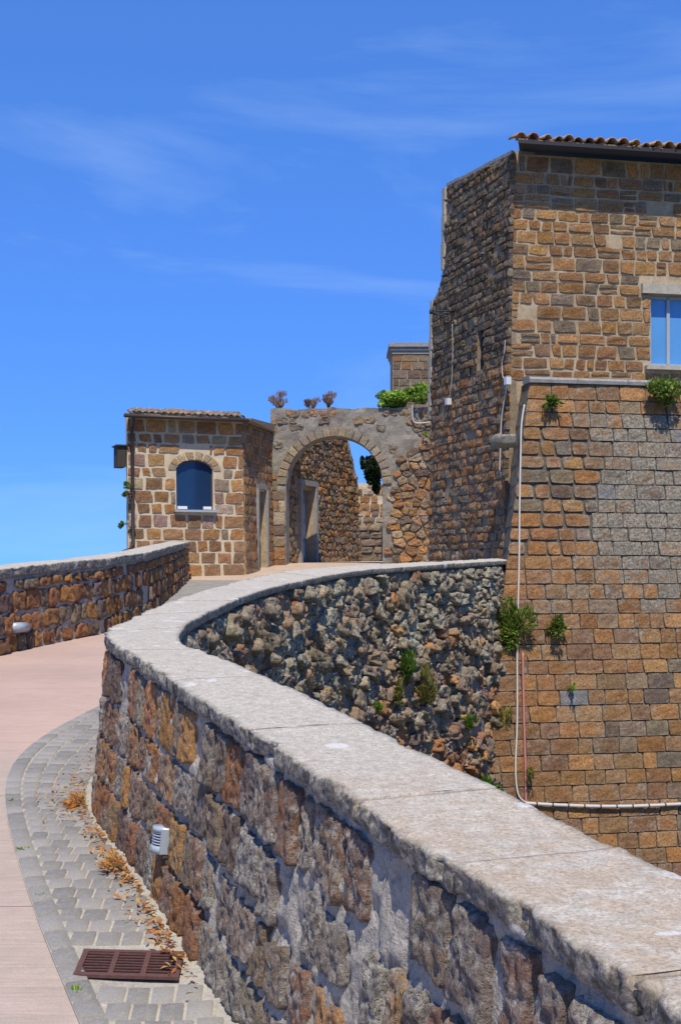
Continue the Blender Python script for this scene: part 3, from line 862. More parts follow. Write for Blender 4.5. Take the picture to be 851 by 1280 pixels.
# ------------------------------------------------------------------ bastion (battered lower wall on the right)
BZ = 3.16; BB = 0.2
bdir = Vector((0.982, 0.19, 0)).normalized()
b0 = Vector((3.19, 21.62, 0))
BL = 6.2
PB = flat_wall((b0.x, b0.y), (b0.x + bdir.x * BL, b0.y + bdir.y * BL), BB, BZ)
BB_L = 0.20                                            # batter of the left-hand arris
def ub0(v): return -BB_L * (BZ - v)
bas = thing('bastion_wall', (4, 20.5, GZ), 'battered bastion of squared tufa courses with grey lichen, conduit along its foot', 'bastion')
rb = random.Random(31)
stones = []
def bastion_lichen(u, v):
    q = 0.26 + 0.50 * sst(-0.1, 2.2, u + 0.15 * (2.5 - v)) * sst(-1.6, 0.2, v) * (1 - 0.8 * sst(2.55, 2.8, v))
    return q
v = GZ + 0.2; row = 0
while v < BZ - 0.05:
    h = rb.uniform(.215, .265)
    if v + h > BZ - .12: h = BZ - v
    u = ub0(v + h / 2); first = True
    while u < BL:
        ww = rb.uniform(.24, .52)
        if first: ww = rb.uniform(.28, .6)
        a, b, c, d = u + .004, u + ww - .004, v + .004, v + h - .004
        lich = bastion_lichen((a + b) / 2, (c + d) / 2) + rb.uniform(-.10, .10) + .2 * nz(a * .9, v * .9, 2)
        warm = sst(1.5, -1.5, v) * .4 + sst(1.2, 0.0, u) * .5 + (0.4 if v > 2.6 else 0)
        cl = pick(rb, TUFA if rb.random() < .3 + warm else TUFA_GREY + TUFA[2:4], .18, lich); cl = (cl[0] * .84, cl[1] * .84, cl[2] * .84, cl[3])
        if rb.random() < .02: cl = (.24, .24, .24, .2)
        broken = u < 0.9 and 0.2 < v < 2.4
        kk = rb.uniform(.3, .7) if broken else rb.uniform(.05, .3)
        sh = rb.uniform(0, .03) if broken else 0
        skew0 = BB_L * 0 
        Pq = (lambda uu, vv, dd, f=first, a=a, v=v, h=h: PB(uu + (BB_L * (vv - (v + h / 2)) * clamp(1 - (uu - a) / .25) if f else 0), vv, dd))
        g_ = stone_geo(Pq, a, b - sh, c + sh * .5, d - sh * .5, rb.uniform(.0, .022), rb, 6, 6, .018, kk * 1.3, .014, .010, 9, .045)
        stones.append(g_ + (worn(cl, rb, .5), True)); u += ww; first = False
    v += h; row += 1
set_stones(bas, stones, M['stone'], 'stone', 'stone_beyond')
mb = MB()
def pb(u, v, d): return Vector(PB(u, v, d))
vsb = [GZ - .5 + (BZ - GZ + .5) * i / 30 for i in range(31)]
fr = []
for vv in vsb: fr += [pb(ub0(vv) + .02, vv, -.03), pb(BL, vv, -.03)]
bk = []
for vv in vsb: bk += [Vector((2.80, 23.37, vv)), pb(BL, vv, -1.2)]
n = len(fr)
fs = [(2 * i, 2 * i + 1, 2 * i + 3, 2 * i + 2) for i in range(30)] + [(n + 2 * i, 2 * i, 2 * i + 2, n + 2 * i + 2) for i in range(30)] + [(n - 2, n - 1, 2 * n - 1, 2 * n - 2)]
fs += [(2 * i + 1, n + 2 * i + 1, n + 2 * i + 3, 2 * i + 3) for i in range(30)]
mb.add(fr + bk, fs); mb.build('mortar_core', M['mortar_black'], bas)
# string course on its top edge
u = -0.02; k = 0
while u < BL:
    w = rb.uniform(.7, 1.1)
    mb = MB(); a, b = u + .004, min(u + w, BL) - .004
    pts = []
    for q in (a, b):
        pts += [pb(q, BZ, -.30), pb(q, BZ, .045), pb(q, BZ + .055, .065), pb(q, BZ + .095, .05), pb(q, BZ + .13, -.30)]
    mb.add(pts, [(0, 1, 6, 5), (1, 2, 7, 6), (2, 3, 8, 7), (3, 4, 9, 8), (4, 0, 5, 9), (4, 3, 2, 1, 0), (5, 6, 7, 8, 9)])
    mb.build('ledge_slab', M['grey_trim'], bas); u += w
# ------------------------------------------------------------------ castle tower above it
TZ = 7.16
t0 = Vector((2.93, 22.0, 0)); tdir = Vector((3.08, 0.6, 0)).normalized()
TL = 6.0
PT = flat_wall((t0.x, t0.y), (t0.x + tdir.x * TL, t0.y + tdir.y * TL), 0.0, TZ)
ldir = Vector((-.91, 2.8, 0)).normalized()
LL = 3.45
PS = flat_wall((t0.x + ldir.x * LL, t0.y + ldir.y * LL), (t0.x, t0.y), 0.022, TZ)   # u runs from the back to the corner
tow = thing('castle_tower', (4.5, 23, 0), 'tall castle building of orange tufa with tiled eave and blue window', 'castle')
rt = random.Random(41)
w0 = uv_of(PT, 813, 368); w1 = uv_of(PT, 813, 457)
WU0, WU1, WZ0, WZ1 = w0[0], w0[0] + 1.02, w1[1], w0[1]
def blk(va, vb):
    r = []
    if vb > WZ0 - .09 and va < WZ0: r.append((WU0 - .14, WU1 + .14))
    elif vb > WZ0 and va < WZ1: r.append((WU0, WU1))
    elif vb > WZ1 and va < WZ1 + .19: r.append((WU0 - .2, WU1 + .2))
    return r
body(PT, 0, TL, BZ - .3, TZ, 'wall_core', M['mortar_mid'], tow, 0.012, 0.5, [(WU0, WU1, WZ0, WZ1)])
stones = []
for (a, b, c, d) in layout(-.03, TL, BZ + .1, TZ - .02, .22, (.2, .5), rt, .016, .2, blk):
    patch = nz(a * .9 + 3, c * .6, 9) > .22
    w = .018 * nz(a * 1.3, c * 2); 
    if patch and rt.random() < .12: continue
    if rt.random() < (.6 if patch else .15):                                    # two small stones instead of one
        m = lerp(a, b, rt.uniform(.35, .65)); parts = [(a, m - .01, c, d), (m + .01, b, c, d)]
        if rt.random() < .5: mm = lerp(c, d, .5); parts = [(a, b, c, mm - .008), (a, b, mm + .008, d)]
    else: parts = [(a, b, c, d)]
    for (a_, b_, c_, d_) in parts:
        sh = rt.uniform(0, .018)
        cl = pick(rt, TUFA + TUFA_GREY[:1], .2, rt.uniform(.02, .26) + (.2 if patch else 0)); cl = (cl[0] * .9, cl[1] * .9, cl[2] * .88, cl[3])
        stones.append(stone_geo(PT, a_ + sh, b_ - sh * .5, c_ + sh * .4 + w, d_ - sh * .6 + w, rt.uniform(.002, .018), rt, 5, 5, .022, rt.uniform(.1, .6), .012, .018, 8, .04) + (worn(cl, rt, .45), True))
front_st = stones
# left flank, raked by the light
SU, SZ0, SZ1 = uv_of(PS, 599, 462)[0], uv_of(PS, 599, 462)[1], uv_of(PS, 599, 412)[1]
def flank_top(u):
    t = LL - u                                               # distance from the corner
    return interp([(0, TZ), (2.94, TZ + .26), (2.97, 5.8), (3.34, 5.34), (3.6, 5.34)], t)
body(PS, 0, LL, -1.0, flank_top, 'wall_core', M['mortar_dark'], tow, 0.02, 0.5, [(SU - .15, SU + .15, SZ0, SZ1)], .2)
stones = []
for (a, b, c, d) in layout(0, LL + .035, -.4, TZ + .25, .155, (.14, .34), rt, .012, .25, lambda va, vb: [(SU - .15, SU + .15)] if vb > SZ0 and va < SZ1 else [], .03, flank_top):
    hi = sst(2.6, 4.2, c); w = .025 * nz(a * 1.2, c * 2)
    cl = pick(rt, TUFA_GREY + ([] if rt.random() < hi else TUFA[1:6]), .24, .10 + .34 * hi + rt.uniform(-.12, .12)); q_ = 1 - .38 * hi
    stones.append(stone_geo(PS, a, b, c + w, d + w, rt.uniform(.0, .035), rt, 5, 5, .03, rt.uniform(.3, .9), .022, .02, 10, .06) + ((cl[0] * q_, cl[1] * q_, cl[2] * q_, cl[3]), True))
set_stones(tow, front_st, M['stone'], 'stone', 'stone_beyond', 140)
set_stones(tow, stones, M['stone'], 'stone', 'flank_infill', 160)
mb = MB()                                                    # dark inside of the slit and back of the block
q = [Vector(PS(SU - .2, SZ0 - .0, -.09)), Vector(PS(SU + .2, SZ0 - .0, -.09)), Vector(PS(SU + .2, SZ1 + .0, -.09)), Vector(PS(SU - .2, SZ1 + .0, -.09))]
mb.add(q, [(0, 1, 2, 3)]); mb.build('slit_window', M['dark_void'], tow)
# pale quoins at the far arris of the flank
k = 0; v = 5.8
while v < TZ + .12:
    h = rt.uniform(.22, .34); e = min(h, TZ + .24 - v)
    mb = MB(); c0 = Vector(PS(LL - 2.96, v + e / 2, -.12)); mb.box(c0, (.10 + .05 * (k % 2), .30, e - .015), (-ldir.x, -ldir.y, 0), (ldir.y, -ldir.x, 0))
    mb.build('quoin', M['pale_stone'], tow); v += h; k += 1
v = 3.0; k = 0
while v < 5.3:
    h = rt.uniform(.22, .34); e = min(h, 5.32 - v)
    mb = MB(); c0 = Vector(PS(-.04, v + e / 2, -.12)); mb.box(c0, (.09 + .04 * (k % 2), .30, e - .015), (-ldir.x, -ldir.y, 0), (ldir.y, -ldir.x, 0))
    mb.build('quoin', M['pale_stone'], tow); v += h; k += 1
# window
def pt(u, v, d): return Vector(PT(u, v, d))
nT = Vector((PT.n[0], PT.n[1], 0)); Z = Vector((0, 0, 1))
win = bpy.data.objects.new('window', None); link(win, tow); win.location = (0, 0, 0)
win.location = -tow.location
win_m = MB()
fw = .055
for (a, b, c, d) in ((WU0 + .002, WU0 + fw, WZ0, WZ1), (WU1 - fw, WU1 - .002, WZ0, WZ1), ((WU0 + WU1) / 2 - .16, (WU0 + WU1) / 2 - .10, WZ0, WZ1), (WU0 + fw, WU1 - fw, WZ1 - fw, WZ1 - .002), (WU0 + fw, WU1 - fw, WZ0 + .002, WZ0 + fw)):
    win_m.box(pt((a + b) / 2, (c + d) / 2, -.15), (b - a, .07, d - c), tdir, nT, Z)
bpy.data.objects.remove(win)
win = win_m.build('window', M['frame_paint'], tow)
xs = [WU0 + fw, (WU0 + WU1) / 2 - .16, (WU0 + WU1) / 2 - .10, WU1 - fw]
for a, b in ((xs[0], xs[1]), (xs[2], xs[3])):
    mb = MB(); mb.box(pt((a + b) / 2, (WZ0 + WZ1) / 2, -.165), (b - a, .02, WZ1 - WZ0 - 2 * fw), tdir, nT, Z); mb.build('pane', M['blue_glass'], win)
mb = MB(); mb.box(pt((WU0 + WU1) / 2, WZ1 + .095, -.08), (1.38, .28, .17), tdir, nT, Z); mb.build('lintel', M['pale_stone'], tow)
mb = MB(); mb.box(pt((WU0 + WU1) / 2, WZ0 - .042, -.06), (1.26, .34, .07), tdir, nT, Z); mb.build('sill', M['pale_stone'], tow)
# eave and roof
def roofbox(name, u0, u1, z0, z1, d0, d1, mat, rise=0.0):
    mb = MB(); p = [pt(u0, z0, d0), pt(u1, z0, d0), pt(u1, z0 + rise, d1), pt(u0, z0 + rise, d1)]
    mb.hexa(p + [q + Vector((0, 0, z1 - z0)) for q in p]); return mb.build(name, mat, tow)
OV = .50
mb = MB(); p = [pt(-.04, TZ + .005, OV), pt(TL + .2, TZ + .005, OV), pt(TL + .2, TZ + .62, -3.2), pt(1.3, TZ + .62, -3.2)]
mb.hexa(p + [q + Vector((0, 0, .045)) for q in p]); mb.build('eave_board', M['wood_dark'], tow)
roofbox('shadow_line_fascia', -.05, TL + .2, TZ + .0, TZ + .06, OV + .025, OV + .003, M['black_iron'])  # black strip painting in the thin shadow line below the tiles
core = MB()                                                 # masonry mass closing the block behind
bq = [Vector(PT(.3, 0, -.3)), Vector(PT(TL, 0, -.3)), Vector(PT(TL, 0, -3.3)), Vector(PS(.3, 0, -.35))]
core.hexa([q + Vector((0, 0, -1)) for q in bq] + [Vector((q.x, q.y, TZ - .02 if i != 3 else 5.1)) for i, q in enumerate(bq)]); core.build('inner_mass', M['mortar_dark'], tow)
# capping stones along the top of the flank
u = LL - 2.94
while u < LL - .02:
    w = min(rt.uniform(.22, .4), LL - .01 - u); mb = MB()
    mb.box(Vector(PS(u + w / 2, flank_top(u + w / 2) + .012 + rt.uniform(0, .02), -.235)), (w - .01, .44, .06), (-ldir.x, -ldir.y, -.088), (ldir.y, -ldir.x, 0)); mb.build('cap_slab', M['grey_trim'], tow); u += w
# barrel tiles
def barrel(pa, pb_, r, mb_, up=True, seg=6, thick=.016):
    ax = (pb_ - pa).normalized(); side = ax.cross(Z).normalized(); nn = side.cross(ax).normalized()
    V = []
    for p, rr in ((pa, r), (pb_, r * .84)):
        for k in range(seg + 1):
            an = math.pi * k / seg; e = side * math.cos(an) * rr + nn * math.sin(an) * rr
            V += [p + e, p + side * math.cos(an) * (rr - thick) + nn * math.sin(an) * (rr - thick)]
    S = 2 * (seg + 1); Fq = []
    for k in range(seg):
        a = 2 * k; Fq += [(a, a + 2, S + a + 2, S + a), (a + 1, S + a + 1, S + a + 3, a + 3), (a, a + 1, a + 3, a + 2), (S + a, S + a + 2, S + a + 3, S + a + 1)]
    Fq += [(0, S, S + 1, 1), (S - 2, S - 1, 2 * S - 1, 2 * S - 2)]
    mb_.add(V, Fq)
TILE = [(.42, .24, .13), (.36, .20, .12), (.46, .30, .18), (.30, .20, .14), (.40, .30, .20)]
u = .02
while u < TL:
    for rr_ in range(3):
        if rr_ == 0 and rt.random() < .05 or rr_ and u < .25 * rr_: continue
        a = pt(u + rt.uniform(-.012, .012), TZ + .085 + rt.uniform(-.012, .03) + .069 * rr_, OV + .04 - .36 * rr_ + rt.uniform(-.06, .05))
        b = a + (pt(rt.uniform(-.03, .03), .085, -.42) - pt(0, 0, 0)); mb = MB(); barrel(a, b, rt.uniform(.07, .1), mb)
        cl = pick(rt, TILE, .2, rt.uniform(.1, .5)); mb.c = [cl] * len(mb.v); mb.build('roof_tile', M['tile'], tow, True, cols=True)
    u += rt.uniform(.18, .24)
mb = MB(); p = [pt(-.03, TZ + .06, OV - .02), pt(TL + .2, TZ + .06, OV - .02), pt(TL + .2, TZ + .75, -3.2), pt(1.4, TZ + .75, -3.2)]
mb.hexa(p + [q + Vector((0, 0, .03)) for q in p], (.36, .24, .15, .4)); mb.build('roof_deck', M['tile'], tow, cols=True)

# ------------------------------------------------------------------ small house
h0 = Vector((-5.10, 30.6, 0)); h1 = Vector((-2.42, 31.6, 0)); h2 = Vector((-1.84, 34.05, 0))
HZ = 3.66
PH = flat_wall((h0.x, h0.y), (h1.x, h1.y), .045, HZ)
PH2 = flat_wall((h1.x, h1.y), (h2.x, h2.y), .03, HZ)
hou = thing('stone_house', (-3.7, 31.5, -.2), 'small one-storey stone house with arched navy window and brown downpipe', 'house')
rh = random.Random(51)
ha, hb = uv_of(PH, 221, 637), uv_of(PH, 267, 639)
hu0, hu1, hz0 = ha[0], hb[0], ha[1]
hsp = uv_of(PH, 221, 588)[1]; htop = uv_of(PH, 244, 575)[1]
def arc(u): t = (u - hu0) / (hu1 - hu0) * 2 - 1; return hsp + (htop - hsp) * math.sqrt(max(0, 1 - (t * .98) ** 2))
hL = PH.len
body(PH, 0, hL, -1.2, HZ, 'wall_core', M['mortar_pale'], hou, .008, .16, [(hu0, hu1, hz0, arc)])
def hblk(va, vb):
    if vb <= hz0 - .05 or va > htop + .22: return []
    if vb > hz0 - .07 and vb <= hz0 + .02: return [(hu0 - .08, hu1 + .08)]
    if vb > hsp + .02: 
        k = .24 if va < htop else .1
        return [(hu0 - k, hu1 + k)] if va < htop + .1 else [(hu0 + .1, hu1 - .1)]
    return [(hu0, hu1)]
HPAL = TUFA + TUFA + [(.42, .33, .22), (.46, .37, .26), (.30, .24, .18), (.34, .23, .18)]
stones = []
for (a, b, c, d) in layout(-.02, hL + .03, -1.0, HZ - .03, .275, (.22, .55), rh, .03, .2, hblk):
    kk = rh.uniform(.1, .5); sh = rh.uniform(0, .025); w = .015 * nz(a * 1.4, c * 2)
    g_ = stone_geo(PH, a + sh, b - sh, c + sh * .5 + w, d - sh * .5 + w, rh.uniform(.006, .022), rh, 6, 6, .018, kk, .012, .022, 8, .03)
    stones.append(g_ + (worn(pick(rh, HPAL, .17, rh.uniform(-.02, .24) + (.15 if c > 2.9 else 0)), rh, .5), True))
nv = 8; ring = .2
for i in range(nv):                                          # voussoirs over the window
    a0, a1 = math.pi * (1 - (i + .05) / nv), math.pi * (1 - (i + .95) / nv)
    uc = (hu0 + hu1) / 2; hw = (hu1 - hu0) / 2
    def PV(s, r, d, a0=a0, a1=a1):
        an = lerp(a0, a1, s); return PH(uc + math.cos(an) * (hw + r), hsp + math.sin(an) * (htop - hsp + r) , d)
    stones.append(stone_geo(PV, .04, .96, .012, ring, .016, rh, 4, 4, .018, .15, .006, .006, 8, .03, .26, 1) + (pick(rh, [(.45, .35, .22), (.42, .28, .14), (.38, .3, .2)], .12, .05), True))
set_stones(hou, stones, M['stone'])
stones = []
dU0, dU1, dZ1 = uv_of(PH2, 322, 650)[0], uv_of(PH2, 332.5, 650)[0], uv_of(PH2, 327, 614)[1]
h2L = PH2.len
body(PH2, 0, h2L, -1, HZ - .02, 'wall_core', M['mortar_mid'], hou, .012, .45, [(dU0, dU1, -.3, dZ1)])
for (a, b, c, d) in layout(-.03, h2L, -.4, HZ - .05, .22, (.18, .4), rh, .03, .2, lambda va, vb: [(dU0 - .1, dU1 + .1)] if va < dZ1 + .1 else []):
    stones.append(stone_geo(PH2, a, b, c, d, rh.uniform(.01, .035), rh, 5, 5, .02, rh.uniform(.2, .5), .015, .016, 8, .03) + (pick(rh, TUFA[1:6] + TUFA_GREY, .2, rh.uniform(.05, .3)), True))
set_stones(hou, stones, M['stone'], limit=120, rest='flank_infill')
def p2(u, v, d): return Vector(PH2(u, v, d))
e2 = (p2(1, 0, 0) - p2(0, 0, 0)).normalized(); n2_ = Vector((PH2.n[0], PH2.n[1], 0))
mb = MB(); mb.box(p2((dU0 + dU1) / 2, (dZ1 - .1) / 2 - .05, -.2), (dU1 - dU0 - .01, .06, dZ1 + .3), e2, n2_, Z); door = mb.build('door', M['wood_dark'], hou)
mb = MB(); mb.box(p2(dU0 + .1, 1.0, -.155), (.04, .05, .14), e2, n2_, Z); mb.build('door_handle', M['black_iron'], door)
for a in (dU0 - .05, dU1 + .05):
    mb = MB(); mb.box(p2(a, dZ1 / 2 - .1, -.06), (.098, .22, dZ1 + .3), e2, n2_, Z); mb.build('door_jamb', M['grey_trim'], hou)
mb = MB(); mb.box(p2((dU0 + dU1) / 2, dZ1 + .105, -.06), (dU1 - dU0 + .198, .22, .11), e2, n2_, Z); mb.build('door_lintel', M['grey_trim'], hou)
# left return and back
mb = MB(); q = [Vector(PH(.05, -1.2, -.17)), Vector(PH(hL - .1, -1.2, -.5)), h2 + Vector((-.4, 1.0, -1.2)), h0 + Vector((.35, 4.2, -1.2))]
mb.hexa(q + [Vector((a.x, a.y, HZ - .02)) for a in (Vector(PH(.05, HZ, -.17)), Vector(PH(hL - .1, HZ, -.5)), h2 + Vector((-.4, 1.0, 0)), h0 + Vector((.45, 4.2, 0)))]); mb.build('side_wall', M['mortar_mid'], hou)
# window
def ph(u, v, d): return Vector(PH(u, v, d))
eh = (ph(1, 0, 0) - ph(0, 0, 0)).normalized(); nh = Vector((PH.n[0], PH.n[1], 0))
N_ = 14; mb = MB(); us_ = [lerp(hu0, hu1, i / N_) for i in range(N_ + 1)]
mb.add([ph(u, hz0 + .02, -.13) for u in us_] + [ph(u, arc(u), -.13) for u in us_], [(i, i + 1, N_ + 2 + i, N_ + 1 + i) for i in range(N_)]); pane = mb.build('window_pane', M['navy_glass'], hou)
mb = MB(); path = [ph(hu0 + .012, hz0, -.12)] + [ph(u, arc(u) - .012, -.12) for u in us_] + [ph(hu1 - .012, hz0, -.12)]
mb.tube(path, .022, 6); mb.build('window_frame', M['dark_metal'], hou)
mb = MB(); mb.box(ph((hu0 + hu1) / 2, hz0 - .03, -.02), (hu1 - hu0 + .14, .34, .055), eh, nh, Z); mb.build('window_sill', M['lamp_grey'], hou)
for a in (hu0 + .16, hu1 - .13):
    mb = MB(); mb.box(ph(a, hz0 + .055, -.09), (.24 if a < hu0 + .2 else .2, .05, .07), eh, nh, Z); mb.build('window_stop', M['white_paint'], hou)
# roof: low slope of lichened tiles, gutter and downpipe
mb = MB()
ov = .34
q = [ph(-.12, HZ, ov), ph(hL + .12, HZ, ov), p2(h2L, HZ, .1), h2 + Vector((-.6, 1.2, HZ)), h0 + Vector((.4, 4.0, HZ))]
mb.add(q + [a + Vector((0, 0, .05)) for a in q[:2]] + [q[2] + Vector((0, 0, .2)), q[3] + Vector((0, 0, .5)), q[4] + Vector((0, 0, .6))],
       [(4, 3, 2, 1, 0), (5, 6, 7, 8, 9), (0, 1, 6, 5), (1, 2, 7, 6), (2, 3, 8, 7), (3, 4, 9, 8), (4, 0, 5, 9)], (.3, .24, .18, .5))
roof = mb.build('roof', M['tile'], hou, cols=True)
def hd(u): return 0
u = -.08
while u < hL + .05:
    for k in range(3):
        if u < -.05 + .14 * k: continue
        a = ph(u + rh.uniform(-.01, .01), HZ + .045 + .07 * k, ov + .02 - .36 * k + rh.uniform(-.02, .02)); b = a + (ph(0, .10, -.4) - ph(0, 0, 0))
        m_ = MB(); barrel(a, b, rh.uniform(.06, .07), m_, seg=5); cl = pick(rh, TUFA_GREY + TILE[3:], .15, rh.uniform(.35, .7)); m_.c = [cl] * len(m_.v); m_.build('roof_tile', M['tile'], roof, True, cols=True)
    u += .15
# lichened parapet stones behind the tiles
u = .32
while u < hL + .1:
    w = rh.uniform(.3, .6); Pq = lambda uu, vv, dd: PH(uu, vv, dd - .75)
    g_ = stone_geo(Pq, u, u + w - .02, HZ + .15, HZ + .33 + rh.uniform(-.03, .02), .04, rh, 5, 4, .03, .3, .02, .02, 8, .2)
    obj('ridge_stone', g_[0], g_[1], M['stone'], hou, [pick(rh, TUFA_GREY, .2, .45)] * len(g_[0])); u += w
mb = MB(); q0, q1 = ph(-.14, HZ - .02, ov + .03), ph(hL + .06, HZ - .02, ov + .03)
mb.tube([q0, q1], .045, 8); gu = mb.build('gutter', M['dark_metal'], hou, True)
mb = MB(); mb.tube([ph(.1, HZ - .02, ov + .02), ph(.1, HZ - .16, ov - .08), ph(.1, HZ - .3, .10), ph(.1, 1.5, .10), ph(.1, .62, .10), ph(.05, .5, .12), ph(-.16, .42, .2)], .04, 8); dp = mb.build('downpipe', M['dark_metal'], hou, True)
for zz in (1.0, 2.0, 3.0):
    mb = MB(); mb.box(ph(.1, zz, .07), (.12, .1, .035), eh, nh, Z); mb.build('bracket', M['dark_metal'], dp)
mb = MB(); c0 = ph(-.02, 2.7, -.25) - eh * .11; mb.box(c0, (.2, .5, .5), eh, nh, Z); bx = mb.build('wall_cabinet', M['wood_dark'], None)
mb = MB(); mb.box(c0 + Vector((0, 0, .265)), (.28, .6, .03), eh, nh, Z); mb.build('cabinet_lid', M['dark_metal'], bx)
setp(bx, 'brown wooden cabinet hung on the side of the small house', 'cabinet')

# ------------------------------------------------------------------ arched gateway
AY = 34.0
a0 = Vector((-1.86, AY, 0)); a1 = Vector((2.75, AY - .35, 0))
AZ = 4.27
PA = flat_wall((a0.x, a0.y), (a1.x, a1.y), .012, AZ)
arc_ = thing('stone_archway', (-.2, 34, 0), 'grey weathered wall with a round arched gateway beside the house', 'archway')
ra = random.Random(61)
au0, az_ = uv_of(PA, 357.5, 640)[0], 0
au1 = uv_of(PA, 478, 640)[0]
auc = (au0 + au1) / 2; ar = (au1 - au0) / 2; asp = uv_of(PA, 417, 545)[1] - ar
def aarc(u): return asp + math.sqrt(max(0, ar * ar - (u - auc) ** 2))
AL = PA.len
def atop(u): return AZ + .06 * nz(u * 2.1) + .03 * nz(u * 7)
body(PA, 0, AL, -1.0, atop, 'wall_core', M['render_grey'], arc_, .02, .8, [(au0, au1, -1.2, aarc)], .12, .03)
RW = .24
def ablk(va, vb):
    if va >= asp:
        zz = va
        if zz > asp + ar + RW: return []
        hw = math.sqrt(max(0, (ar + RW) ** 2 - (zz - asp) ** 2)); return [(auc - hw, auc + hw)]
    return [(au0 if vb < asp - .1 else au0 - RW, au1 if vb < asp - .1 else au1 + RW * .5)]
stones = []
def near_arch(u, z): return (u - auc) ** 2 + (z - asp) ** 2 < (ar + RW + .02) ** 2 if z > asp else abs(u - auc) < ar + .03
for (a, b, c, d) in layout(0, au0 - .01, -.6, asp + .3, .3, (.3, .5), ra, .015, .2, lambda va, vb: [(au0 - RW, au0 + 1)] if vb > asp - .05 else []):
    stones.append(stone_geo(PA, a, b, c, d, ra.uniform(.01, .03), ra, 6, 6, .025, ra.uniform(.15, .5), .015, .02, 8, .04) + (pick(ra, TUFA[1:4] + TUFA_GREY + [(.42, .36, .26)] * 2, .15, ra.uniform(.1, .35)), True))
for poly in cells(0, AL, -.6, AZ - .02, .26, .2, ra, .38, .24, .12):
    us4 = [clamp(p[0], 0, AL) for p in poly]; vs4 = [p[1] for p in poly]; poly = list(zip(us4, vs4)); a, c = sum(us4) / len(poly), sum(vs4) / len(poly)
    if any(near_arch(p, q) for p, q in poly) or near_arch(a, c): continue
    if a < au0 and c < asp + .35: continue
    right = a > au1 - .1; hi = c > asp + .55 + (.5 * (a - au1) if right else 0)
    if hi:                                                   # mostly rendered over, only some stones show
        if ra.random() < .45: continue
        cl = pick(ra, TUFA_GREY, .15, ra.uniform(.4, .65)); pr = ra.uniform(-.012, .012)
    else:
        dist = sst(2.8, 1.2, c)
        cl = pick(ra, TUFA[:5] + [(.42, .33, .22)] if ra.random() < .4 + .5 * dist else TUFA_GREY, .2, .3 - .2 * dist + ra.uniform(-.1, .15)); pr = ra.uniform(.0, .08)
    stones.append(rubble_geo(PA, poly, pr, ra, 14, (1, .94, .8, .55, .3), ra.uniform(.004, .02), .03, 11, .04) + (cl, True))
nv = 21
for i in range(nv):
    b0_, b1_ = math.pi * (1 - (i + .03) / nv), math.pi * (1 - (i + .97) / nv)
    def PV(s, r, d, b0_=b0_, b1_=b1_):
        an = lerp(b0_, b1_, s); return PA(auc + math.cos(an) * (ar + r), asp + math.sin(an) * (ar + r), d)
    stones.append(stone_geo(PV, .02, .98, .0, RW, ra.uniform(.02, .03), ra, 5, 4, .015, .12, .008, .008, 8, .06, .22, 1) + (pick(ra, [(.34, .29, .22), (.30, .26, .20), (.37, .30, .21)], .1, .25), True))
set_stones(arc_, stones, M['stone'])
# ------------------------------------------------------------------ alley behind the arch
AA = Vector((-1.42, 34.86, 0)); AB = Vector((.55, 40.2, 0))
PAl = flat_wall((AA.x, AA.y), (AB.x, AB.y), .01, 5)
al = thing('alley_house', (-.5, 37, 0), 'rough stone house with blue grey door seen through the arch', 'house')
rA = random.Random(71)
d0, d1 = uv_of(PAl, 376, 650)[0], uv_of(PAl, 393, 650)[0]; dtop = uv_of(PAl, 384, 612)[1]
aL = PAl.len
def altop(u):
    return interp([(0, 4.1), (aL * .70, 4.5), (aL * .82, 4.25), (aL * .92, 3.4), (aL, 2.75)], u) + .06 * nz(u * 5)
body(PAl, 0, aL, -1, altop, 'wall_core', M['mortar_mid'], al, .03, .5, [(d0, d1, -.4, dtop)], .15, .03)
stones = []
for poly in cells(0, aL, -.2, 4.9, .26, .2, rA, .36, .22):
    us4 = [p[0] for p in poly]; vs4 = [p[1] for p in poly]
    if min(altop(min(us4)), altop(max(us4))) < max(vs4) - .03: continue
    if min(us4) < d1 + .15 and max(us4) > d0 - .15 and min(vs4) < dtop + .2: continue
    stones.append(rubble_geo(PAl, poly, rA.uniform(.01, .06), rA, 10, (1, .92, .7, .35), rA.uniform(.006, .02), .03, 9, .04) + (pick(rA, TUFA[1:6] + TUFA_GREY * 2, .22, rA.uniform(.05, .35)), True))
set_stones(al, stones, M['stone'], limit=250)
def pl(u, v, d): return Vector(PAl(u, v, d))
ea = (pl(1, 0, 0) - pl(0, 0, 0)).normalized(); na = Vector((PAl.n[0], PAl.n[1], 0))
mb = MB(); mb.box(pl((d0 + d1) / 2, dtop / 2, -.28), (d1 - d0, .06, dtop + .3), ea, na, Z); door = mb.build('door', M['door_blue'], al)
for i in range(3):
    mb = MB(); mb.box(pl((d0 + d1) / 2, .55 + .55 * i, -.24), ((d1 - d0) * .7, .02, .42), ea, na, Z); mb.build('door_panel', M['frame_paint'], door)
for a in (d0 - .075, d1 + .075):
    mb = MB(); mb.box(pl(a, dtop / 2 - .05, -.08), (.148, .3, dtop + .3), ea, na, Z); mb.build('door_jamb', M['grey_trim'], al)
mb = MB(); mb.box(pl((d0 + d1) / 2, dtop + .18, -.08), (d1 - d0 + .3, .3, .15), ea, na, Z); mb.build('door_lintel', M['grey_trim'], al)

